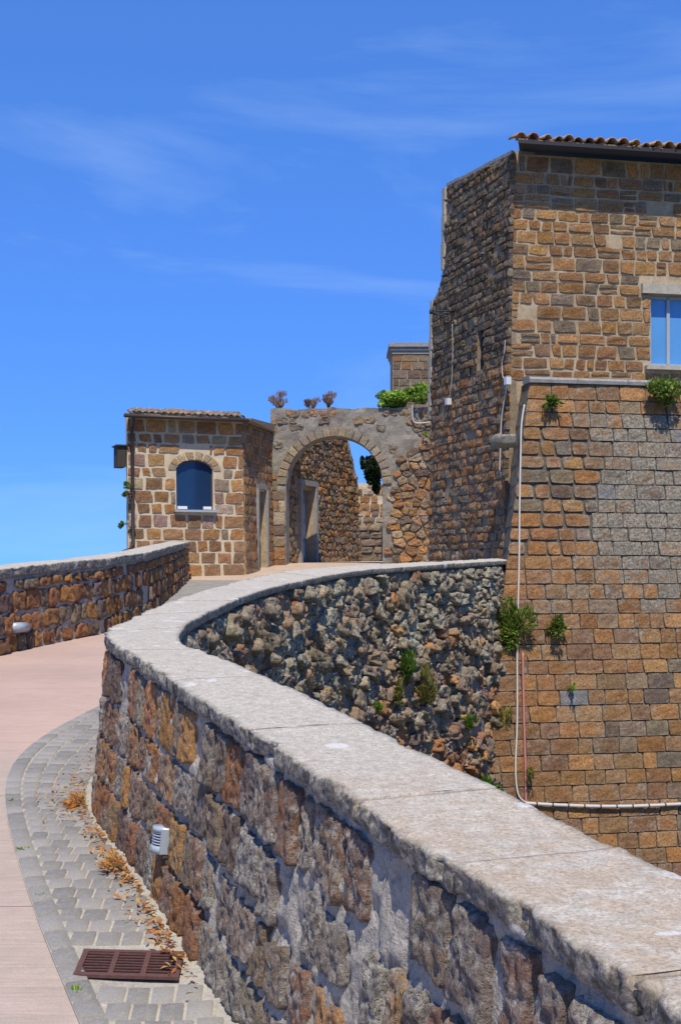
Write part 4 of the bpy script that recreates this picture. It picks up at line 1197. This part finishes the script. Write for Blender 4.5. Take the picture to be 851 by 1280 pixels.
fw_ = thing('ruined_wall', (1, 44, 0), 'ruined pale stone wall at the far end of the alley', 'wall')
PF = flat_wall((.0, 44.5), (3.2, 43.6), .02, 3)
def ftop(u): return 3.0 + .12 * nz(u * 3) + .06 * nz(u * 9)
body(PF, 0, PF.len, -1, ftop, 'wall_core', M['mortar_pale'], fw_, .03, .5, (), .15, .03)
stones = []
for (a, b, c, d) in layout(0, PF.len, -.2, 3.1, .25, (.2, .5), rA, .04, .25, None, .25, ftop):
    stones.append(stone_geo(PF, a, b, c, d, rA.uniform(.0, .04), rA, 5, 5, .025, rA.uniform(.3, .8), .02, .02, 8, .05) + (pick(rA, TUFA + TUFA_GREY + [(.45, .36, .24)] * 3, .2, rA.uniform(.0, .3)), True))
set_stones(fw_, stones, M['stone'])
lw_ = thing('low_wall', (.9, 42.2, 0), 'low grey rubble wall crossing the alley below the ruined wall', 'wall')
PLw = flat_wall((.3, 42.4), (2.2, 41.9), .05, 1.6)
body(PLw, 0, PLw.len, -1, 1.45, 'wall_core', M['mortar_grey'], lw_, .03, .5, (), .2, .03)
stones = []
for (a, b, c, d) in layout(0, PLw.len, -.2, 1.47, .26, (.3, .65), rA, .03, .2):
    stones.append(stone_geo(PLw, a, b, c, d, rA.uniform(.02, .08), rA, 5, 5, .03, rA.uniform(.3, .8), .03, .02, 8, .05) + (pick(rA, TUFA_GREY, .2, rA.uniform(.2, .5)), True))
set_stones(lw_, stones, M['stone'])

# tower behind
ft = thing('stone_turret', (2.4, 38, 0), 'square stone turret with moulded cornice rising behind the arch', 'tower')
PFT = flat_wall((1.55, 38), (3.6, 38), .0, 6)
body(PFT, 0, 2.05, 2, 6.4, 'wall_core', M['mortar_mid'], ft, .01, 2.0, (), .3)
stones = []
for (a, b, c, d) in layout(0, 2.05, 3.6, 6.38, .25, (.25, .5), rA, .014, .15):
    stones.append(stone_geo(PFT, a, b, c, d, rA.uniform(.008, .02), rA, 4, 4, .02, .2, .01, .01) + (pick(rA, TUFA[1:4] + TUFA_GREY * 2, .15, rA.uniform(.05, .3)), True))
set_stones(ft, stones, M['stone'])
mb = MB()
for i, (o_, z0, z1) in enumerate(((.02, 6.4, 6.5), (.06, 6.5, 6.6), (.11, 6.6, 6.72))):
    mb.box((2.575, 38.99, (z0 + z1) / 2), (2.05 + 2 * o_, 2.0 + 2 * o_, z1 - z0 - .002))
mb.build('cornice', M['grey_trim'], ft)

# ------------------------------------------------------------------ fixtures
def P_at(Pf, px, py):                                       # nearest point of a curved face to a pixel
    best = None
    for i in range(0, 400):
        for j in range(0, 41):
            pass
    return best
# louvred step light in the near parapet
def curve_hit(c, Pf, px, py):
    best = (1e9, 0, 0)
    for i in range(600):
        u = c.len * i / 599
        for j in range(25):
            v = j / 24; q = proj(Pf(u, v, 0)); d = (q[0] - px) ** 2 + (q[1] - py) ** 2
            yy = Pf(u, v, 0)[1]
            if yy > 1 and d < best[0]: best = (d, u, v)
    return best[1], best[2]
def step_light(c, Pf, px, py, w, h, label, bow, yfirst=True):
    u, v = curve_hit(c, Pf, px, py)
    o = Vector(Pf(u, v, 0)); t = (Vector(Pf(u + .02, v, 0)) - o); t.z = 0; t.normalize(); up = (Vector(Pf(u, v + .02, 0)) - o).normalized()
    nn = t.cross(up); nn = nn if nn.dot(-o) > 0 else -nn; nn.normalize()
    e = thing('wall_light', o, label, 'wall light', 'louvred lights set in the parapets')
    def half(rw, rd, z0, z1, name, mat):
        m_ = MB(); K = 12; pr = [(math.cos(math.pi * k / K) * rw, max(0, math.sin(math.pi * k / K)) ** .7 * rd) for k in range(K + 1)]
        V = [o + t * a_ + nn * (b_ - .02) + up * z_ for z_ in (z0, z1) for a_, b_ in pr]
        m_.add(V, [(k, k + 1, K + 2 + k, K + 1 + k) for k in range(K)] + [tuple(range(K + 1))[::-1], tuple(range(K + 1, 2 * K + 2)), (K, 0, K + 1, 2 * K + 1)])
        return m_.build(name, mat, e, True)
    half(w / 2 - .008, .078, -h / 2 + .004, h / 2 - .004, 'housing', M['dark_void'])
    half(w / 2, .09, h / 2 - .022, h / 2, 'top_cap', M['lamp_grey']); half(w / 2, .09, -h / 2, -h / 2 + .034, 'bottom_cap', M['lamp_grey'])
    for s_ in (-1, 1):
        m_ = MB(); m_.box(o + t * s_ * (w / 2 - .004) + nn * .01, (.014, .07, h - .01), t, nn, up); m_.build('side_rail', M['lamp_grey'], e)
    ns = 5; lo, hi_ = -h / 2 + .034, h / 2 - .022; pt_ = (hi_ - lo) / ns
    for k in range(ns): half(w / 2 - .001, .088, lo + pt_ * (k + .5), lo + pt_ * (k + .98), 'slat', M['lamp_grey'])
step_light(inner, PI_, 212, 1047, .12, .115, 'pale louvred light set in the curved parapet above the gutter', .012)
u, v = curve_hit(lin, PL_, 20, 784)
o = Vector(PL_(u, v, 0)); t = Vector(PL_(u + .05, v, 0)) - o; t.z = 0; t.normalize(); nn = Vector((t.y, -t.x, 0))
e = thing('wall_light', o, 'pale half-round bulkhead light on the valley side parapet', 'wall light', 'louvred lights set in the parapets')
mb = MB(); prof = [(math.cos(a) * .09, math.sin(a) * .065) for a in [math.pi * k / 8 - math.pi / 2 for k in range(9)]]
V = [o + t * s * .15 + nn * (.02 + p) + Z * q for s in (-1, 1) for p, q in prof]
mb.add(V, [(i, i + 1, 10 + i, 9 + i) for i in range(8)] + [tuple(range(9))[::-1], tuple(range(9, 18)), (8, 0, 9, 17)]); mb.build('cover', M['lamp_grey'], e, True)
mb = MB(); mb.box(o + nn * .02, (.32, .04, .15), t, nn, Z); mb.build('back_plate', M['dark_metal'], e)

# drain grate
ge = thing('drain_grate', (GR_C.x, GR_C.y, rz(GR_C.y)), 'rusty cast iron drain grate set among the gutter setts', 'grate')
ga = R(-5); gx = Vector((math.cos(ga), math.sin(ga), 0)); sl = (rz(GR_C.y + .15) - rz(GR_C.y - .15)) / .3
gy = Vector((-math.sin(ga) - .12, math.cos(ga), sl)).normalized(); gn = gx.cross(gy).normalized(); gc = Vector((GR_C.x, GR_C.y, rz(GR_C.y) + .021))
GW, GD = .40, .25
mb = MB()
for s in (-1, 1):
    mb.box(gc + gy * s * (GD / 2 - .0125), (GW, .022, .012), gx, gy, gn); mb.box(gc + gx * s * (GW / 2 - .0125), (.022, GD - .044, .012), gx, gy, gn)
mb.build('frame', M['iron'], ge)
for s in (-1, 1):
    m_ = MB(); m_.box(gc + gx * s * .062, (.02, GD - .046, .011), gx, gy, gn); m_.build('rib', M['iron'], ge)
for cidx in (-1, 0, 1):
    for k in range(8):
        m_ = MB(); m_.box(gc + gx * cidx * .124 + gy * lerp(-GD / 2 + .034, GD / 2 - .034, k / 7), (.104, .0075, .005), gx, gy, gn); m_.build('bar', M['iron'], ge)
mb = MB(); mb.box(gc - gn * .0085, (GW - .03, GD - .03, .003), gx, gy, gn); mb.build('pit', M['dark_void'], ge)  # flat dark plate painting the shade below the bars

# conduits on the bastion
def route(P, pts, off): return [hit(P, x, y, off) for x, y in pts]
def densify(pts, n=6): return [Vector(q) for q in crspline([tuple(p) for p in pts], n)]
mb = MB(); mb.tube(densify(route(PB, [(655, 506), (651.5, 530), (650.5, 560), (649, 640), (648.5, 697), (647, 760), (646, 820), (646, 900), (644, 960), (647, 992), (656, 1003)], .05)), .016, 7)
o = mb.build('vertical_conduit', M['white_cable'], None, True); setp(o, 'white cable conduit running down the arris of the bastion', 'conduit')
mb = MB(); cp = route(PB, [(656, 1004), (700, 1006.5), (750, 1008), (800, 1007.5), (851, 1005), (900, 1002), (960, 999)], .07); mb.tube(densify(cp), .028, 7)
o = mb.build('horizontal_conduit', M['white_cable'], None, True); setp(o, 'white conduit with ties running level across the foot of the bastion', 'conduit')
dc = densify(cp, 5)
for i in range(2, len(dc) - 1, 2):
    mb = MB(); d_ = (dc[i + 1] - dc[i]).normalized(); mb.tube([dc[i] - d_ * .012, dc[i] + d_ * .012], .032, 8); mb.build('cable_tie', M['dark_metal'], o)
mb = MB(); mb.tube(densify(route(PB, [(653, 816), (654, 880), (656, 950), (657, 1000), (657.5, 1040)], .05)), .02, 7)
o = mb.build('red_pipe', M['pink_pipe'], None, True); setp(o, 'faded red pipe beside the white conduit at the bastion corner', 'pipe')
# cables and boxes on the tower flank
def flank(pts, off): return route(PS, pts, off)
mb = MB(); mb.tube(densify(flank([(631, 425), (630, 440), (627, 455), (628, 470), (631, 474)], .04)), .008, 6); mb.tube(densify(flank([(634, 478), (631, 495), (628, 512), (626, 530), (625, 560), (624, 590)], .05)), .013, 6)
o = mb.build('flank_cable', M['white_cable'], None, True); setp(o, 'white cable dropping along the tower flank behind the bastion arris', 'cable')
mb = MB(); c0 = flank([(634, 476)], .06)[0]; mb.box(c0, (.1, .09, .13), (-ldir.x, -ldir.y, 0), (ldir.y, -ldir.x, 0)); o2 = mb.build('junction_box', M['white_plastic'], None); setp(o2, 'small white junction box near the corner of the tower', 'junction box')
mb = MB(); c0 = flank([(560, 502)], .06)[0]; mb.box(c0, (.1, .09, .12), (-ldir.x, -ldir.y, 0), (ldir.y, -ldir.x, 0)); o3 = mb.build('junction_box', M['white_plastic'], None); setp(o3, 'small white junction box above the archway, under the iron bracket', 'junction box')
mb = MB(); mb.tube(densify(flank([(565, 405), (565.5, 440), (564, 480), (561, 500)], .03)), .006, 6)
o = mb.build('bracket_cable', M['white_cable'], None, True); setp(o, 'thin pale cable hanging from the iron bracket', 'cable')
# wrought iron bracket with scroll, standing out from the flank
br = thing('iron_bracket', flank([(566, 392)], 0)[0], 'wrought iron scroll bracket projecting from the tower flank', 'bracket')
f0 = flank([(567, 391)], .0)[0]; out = Vector((-1, -.12, 0)).normalized()
mb = MB(); mb.tube([f0 + Vector((0, 0, .03)), f0 + out * .44 + Vector((0, 0, .03))], .014, 6); mb.build('arm', M['black_iron'], br, True)
mb = MB(); sp = []
for k in range(26):
    an = k / 25 * 3.6 * math.pi; r_ = .12 * (1 - k / 30)
    sp.append(f0 + out * (.14 + math.cos(an) * r_) + Vector((0, 0, -.11 + math.sin(an) * r_)))
mb.tube(sp, .015, 5); mb.build('scroll', M['black_iron'], br, True)
mb = MB(); mb.tube([f0 + out * t_ + Vector((0, 0, -.26 + .27 * (t_ / .42) ** .6)) for t_ in [0.01 + .41 * i / 8 for i in range(9)]], .011, 5); mb.build('brace', M['black_iron'], br, True)
mb = MB(); mb.tube([f0 + out * .44 + Vector((0, 0, .05)), f0 + out * .44 + Vector((0, 0, -.03))], .03, 8); mb.build('lamp_socket', M['black_iron'], br, True)
# stone spout on the bastion arris
mb = MB(); c0 = hit(PB, 631, 550, .12); 
g_ = stone_geo(lambda u, v, d: tuple(c0 + Vector((u, -d, v))), -.19, .19, -.10, .10, .10, rb, 8, 7, .04, .35, .02, .015, 9, .35)
sp_ = thing('stone_corbel', c0 + Vector((0, 0, -.1)), 'grey stone corbel jutting from the bastion arris', 'corbel')
obj('block', g_[0], g_[1], M['stone'], sp_, [(.33, .32, .27, .45)] * len(g_[0]))
# cable loops on the arch wall
mb = MB(); mb.tube(densify(route(PA, [(515, 507), (516, 525), (522, 529), (535, 528), (545, 526), (553, 517), (557, 510)], .07)), .02, 6); mb.tube(densify(route(PA, [(537, 507), (541, 518), (547, 526)], .07)), .02, 6)
o = mb.build('looped_cable', M['white_cable'], None, True); setp(o, 'white cable looping across the top of the archway wall', 'cable')
mb = MB(); c0 = route(PA, [(336, 612)], .05)[0]; mb.box(c0, (.16, .12, .12)); o = mb.build('door_lamp', M['white_plastic'], None); setp(o, 'small white lamp beside the side door of the house', 'lamp')
mb = MB(); mb.tube([c0 + Vector((0, 0, .06)), c0 + Vector((0, .1, .16))], .015, 6); mb.build('lamp_arm', M['black_iron'], o)

# ------------------------------------------------------------------ plants
def foliage(name, c, rad, n, size, cols_, label, cat, seed, group=None, stems=5, root=None, clumps=9, narrow=.45, hang=0.0, stemcol=None, blades=False):
    r = random.Random(seed); c = Vector(c); rad = Vector(rad)
    root = Vector(root) if root is not None else c - Vector((0, 0, rad.z))
    e = thing(name, root, label, cat, group)
    n = int(n * 1.35); size *= 1.15; rad = rad * 1.12
    cl = []
    for k in range(clumps):
        a = r.uniform(0, 2 * math.pi); zz = r.uniform(-1, 1); q = math.sqrt(1 - zz * zz); m = r.uniform(.25, .8)
        cl.append((Vector((math.cos(a) * q * m * rad.x, math.sin(a) * q * m * rad.y, zz * m * rad.z)), r.uniform(.28, .5), r.uniform(.75, 1.25)))
    mb = MB()
    for i in range(n):
        cc, cr_, tone = cl[r.randrange(clumps)]
        d = Vector((r.gauss(0, 1), r.gauss(0, 1), r.gauss(0, 1))); d.normalize(); d *= r.uniform(.2, 1) ** .5
        p = c + cc + Vector((d.x * rad.x, d.y * rad.y, d.z * rad.z)) * cr_
        s = size * r.uniform(.6, 1.4)
        if blades:
            ax = (p - root).normalized() + Vector((r.gauss(0, .25), r.gauss(0, .25), r.gauss(0, .25)))
        else:
            ax = Vector((r.gauss(0, 1), r.gauss(0, 1), r.gauss(0, .8) - hang))
        ax.normalize(); sd = ax.cross(Vector((r.gauss(0, 1), r.gauss(0, 1), r.gauss(0, 1)))).normalized(); up = sd.cross(ax)
        q = r.choice(cols_); kk = tone * r.uniform(.75, 1.25)
        w = s * narrow
        mb.add([p - ax * s * .5, p + sd * w * .5 + up * s * .06, p + ax * s * .5 - up * s * .05, p - sd * w * .5 + up * s * .06], [(0, 1, 2), (0, 2, 3)], (q[0] * kk, q[1] * kk, q[2] * kk, 1))
    obj('foliage', mb.v, mb.f, M['leaf'], e, mb.c, False)
    mb = MB()
    for k in range(stems):
        t_ = c + cl[k % clumps][0]; mid = root.lerp(t_, .5) + Vector((r.uniform(-.1, .1) * rad.x, r.uniform(-.1, .1) * rad.y, .1 * rad.z))
        th = min(rad) * .03 + .003; mb.tube([root, mid, t_], [th * 1.4, th, th * .5], 5)
    mb.build('stems', M['stem'], e, True)
    return e
GREEN = [(.10, .20, .03), (.14, .26, .04), (.07, .14, .025), (.19, .31, .05)]
LIME = [(.30, .45, .06), (.22, .38, .05), (.36, .50, .09), (.15, .28, .04)]
OLIVE = [(.27, .29, .06), (.34, .33, .08), (.20, .24, .05), (.38, .34, .11)]
DARK = [(.012, .03, .008), (.02, .045, .012), (.01, .022, .008)]
DRY = [(.36, .24, .17), (.30, .20, .15), (.42, .30, .20), (.24, .17, .12)]
for (px, py, rx, rz_, n, hg, sd) in ((528, 492, .48, .28, 1500, .3, 1), (492, 500, .58, .24, 1500, .3, 2), (545, 488, .22, .2, 400, .4, 6)):
    p = un(px, py, 33.9)
    foliage('creeper', p, (rx, .4, rz_), n, .09, LIME, {1: 'bright green creeper heaped at the turret foot above the archway', 2: 'bright green creeper spilling along the top of the archway wall', 6: 'sprig of bright creeper against the tower edge'}[sd], 'creeper', sd, None, 5, None, 12, .75, hg)
for (px, py, rx, rz_, sd, lb) in ((350, 500, .3, .2, 11, 'wide dry brown shrub on the wall top between house and arch'), (389, 503, .2, .15, 12, 'small dry shrub on the archway top beside a taller one'), (411, 498, .22, .2, 13, 'round dry shrub on a stalk on the archway top')):
    p = un(px, py, 34.3)
    foliage('dry_shrub', p, (rx, .22, rz_), 420, .075, DRY, lb, 'shrub', sd, 'dry shrubs on the wall top', 12, p - Vector((0, 0, rz_ + .12)), 10, .25, 0, blades=True)
p = un(468, 588, 36.2); foliage('ivy', p, (.28, .35, .62), 1900, .11, DARK, 'dark ivy hanging behind the right side of the arch', 'ivy', 15, None, 6, p + Vector((.3, 0, .6)), 11, .8, .5)
p = un(455, 575, 36.2); foliage('ivy', p, (.14, .2, .3), 160, .1, DARK, 'thin dark ivy sprays against the sky inside the arch', 'ivy', 16, None, 6, p + Vector((.4, 0, .1)), 6, .8, .2)
p = route(PA, [(541, 548)], .15)[0]; foliage('wall_plant', p, (.28, .2, .2), 420, .07, OLIVE + GREEN, 'green tuft growing from the rubble right of the arch', 'plant', 17, 'plants rooted in the masonry', 5, None, 8, .3, blades=True)
p = hit(PB, 834, 484, .28); foliage('wall_shrub', p, (.36, .28, .28), 1300, .075, OLIVE + GREEN + GREEN, 'bushy green shrub on the ledge beneath the blue window', 'shrub', 18, 'plants rooted in the masonry', 6, None, 12, .35)
for (px, py, rx, rz_, n, cs, sd, lb) in ((643, 786, .32, .48, 1500, LIME + OLIVE, 20, 'large bright green plant where the parapet meets the bastion'),
        (694, 782, .2, .2, 420, OLIVE + GREEN, 21, 'feathery green tuft on the bastion face'), (687, 502, .2, .12, 240, GREEN, 22, 'short grass tuft near the top corner of the bastion'),
        (715, 860, .08, .08, 90, LIME, 23, 'tiny green sprig alone in the bastion joints'), (661, 968, .09, .14, 160, OLIVE, 24, 'small plant beside the elbow of the white conduit')):
    p = hit(PB, px, py, .14); foliage('wall_plant', p, (rx, .16, rz_), n, .08 if rx > .15 else .05, cs, lb, 'plant', sd, 'plants rooted in the masonry', 5, hit(PB, px, py + rz_ * 20, -.02), 9, .28, -.4, blades=True)
def outer_hit(px, py):
    best = (1e9, 0, 0)
    for i in range(300):
        u = outer.len * i / 299
        if outer.at(u)[0][1] < 7: continue
        for j in range(60):
            v = -4.5 * j / 59; q = proj(PO_(u, v, 0)); d = (q[0] - px) ** 2 + (q[1] - py) ** 2
            if d < best[0]: best = (d, u, v)
    return Vector(PO_(best[1], best[2], .14))
for (px, py, rx, rz_, n, cs, sd, lb) in ((497, 828, .14, .3, 500, GREEN, 30, 'dark green tall plant on the retaining wall'), (519, 852, .2, .36, 600, OLIVE + DRY[:1], 31, 'olive brown withered plant on the retaining wall'),
        (486, 858, .1, .2, 200, OLIVE, 32, 'small olive plant under the dark green one'), (578, 902, .2, .14, 340, GREEN + LIME[1:2], 33, 'low green cushion plant on the lower retaining wall'), (622, 905, .14, .3, 360, OLIVE, 34, 'olive plant on the retaining wall near the bastion'), (460, 886, .06, .1, 80, LIME, 35, 'tiny bright sprig on the retaining wall'), (600, 985, .2, .14, 300, GREEN, 36, 'dark green weeds low on the retaining wall behind the coping')):
    p = outer_hit(px, py); foliage('wall_plant', p, (rx, .14, rz_), n, .075, cs, lb, 'plant', sd, 'plants rooted in the masonry', 5, p - Vector((0, -.12, rz_)), 9, .28, -.3, blades=True)
for (px, py, sd, lb) in ((158, 606, 40, 'upper small weed on the house corner beside the downpipe'), (157, 618, 41, 'middle small weed on the house corner beside the downpipe'), (153, 655, 42, 'lowest small weed on the house corner near the downpipe foot')):
    p = un(px, py, 30.3); foliage('wall_plant', p, (.1, .15, .12), 120, .06, GREEN, lb, 'plant', sd, 'weeds on the house corner', 3, p + Vector((.15, .1, 0)), 5, .4)

# dry weeds and fallen leaves along the gutter
rl2 = random.Random(77); mb = MB()
LIT = [(.62, .30, .08), (.52, .21, .06), (.66, .42, .14), (.40, .17, .07), (.56, .42, .18)]
for (yc_, n, spread) in ((7.6, 90, .35), (7.2, 90, .25), (6.65, 50, .12), (6.1, 130, .16), (5.75, 60, .12), (5.4, 70, .12), (5.1, 45, .1), (4.9, 35, .1), (9, 40, .5), (5.6, 25, .9)):
    for i in range(n):
        yy = yc_ + rl2.gauss(0, spread); x = xfoot(yy) - .05 - abs(rl2.gauss(0, .05 if yy < 6.9 else .11))
        p = Vector((x, yy, rz(yy) + .03 + abs(rl2.gauss(0, .012)))); an = rl2.uniform(0, 6.28); s = rl2.uniform(.008, .026)
        ax = Vector((math.cos(an), math.sin(an), rl2.gauss(0, .35))).normalized(); sd = ax.cross(Vector((rl2.gauss(0, .5), rl2.gauss(0, .5), 1))).normalized()
        mb.add([p - ax * s, p + sd * s * .4 + Z * .004, p + ax * s, p - sd * s * .4 + Z * .004], [(0, 1, 2), (0, 2, 3)], rl2.choice(LIT) + (1,))
o = obj('dry_leaves', mb.v, mb.f, M['leaf'], None, mb.c, False, 'stuff'); setp(o, 'orange dry leaves gathered along the parapet foot', 'leaves')
for (px, py, sd, lb) in ((128, 975, 50, 'yellow dry weed at the bend of the parapet foot'), (150, 1095, 51, 'orange dry weed in the gutter under the wall light')):
    yy = 7.3 if sd == 50 else 6.0; b_ = Vector((xfoot(yy) - .06, yy, rz(yy) + .01))
    foliage('dry_weed', b_ + Vector((-.05, 0, .035)), (.07, .14, .035), 90, .045, LIT, lb, 'weed', sd, None, 6, b_, 7, .14, 0, blades=True)
rw = random.Random(90)
for k, (x, yy, lb) in enumerate(((-1.0, 4.62, 'tiny green weed in the setts beside the drain grate'), (-1.62, 6.35, 'second tiny weed along the gutter edge from the drain grate'), (-1.38, 5.65, 'first tiny weed on the gutter edge uphill of the grate'), (-1.95, 7.4, 'tiny weed on the gutter edge abreast of the parapet bend'))):
    b_ = Vector((x + .05, yy, rz(yy) + .01)); foliage('grass_tuft', b_ + Vector((0, 0, .012)), (.03, .03, .014), 40, .022, GREEN + LIME, lb, 'weed', 60 + k, 'weeds between the setts', 2, b_, 4, .2, blades=True)
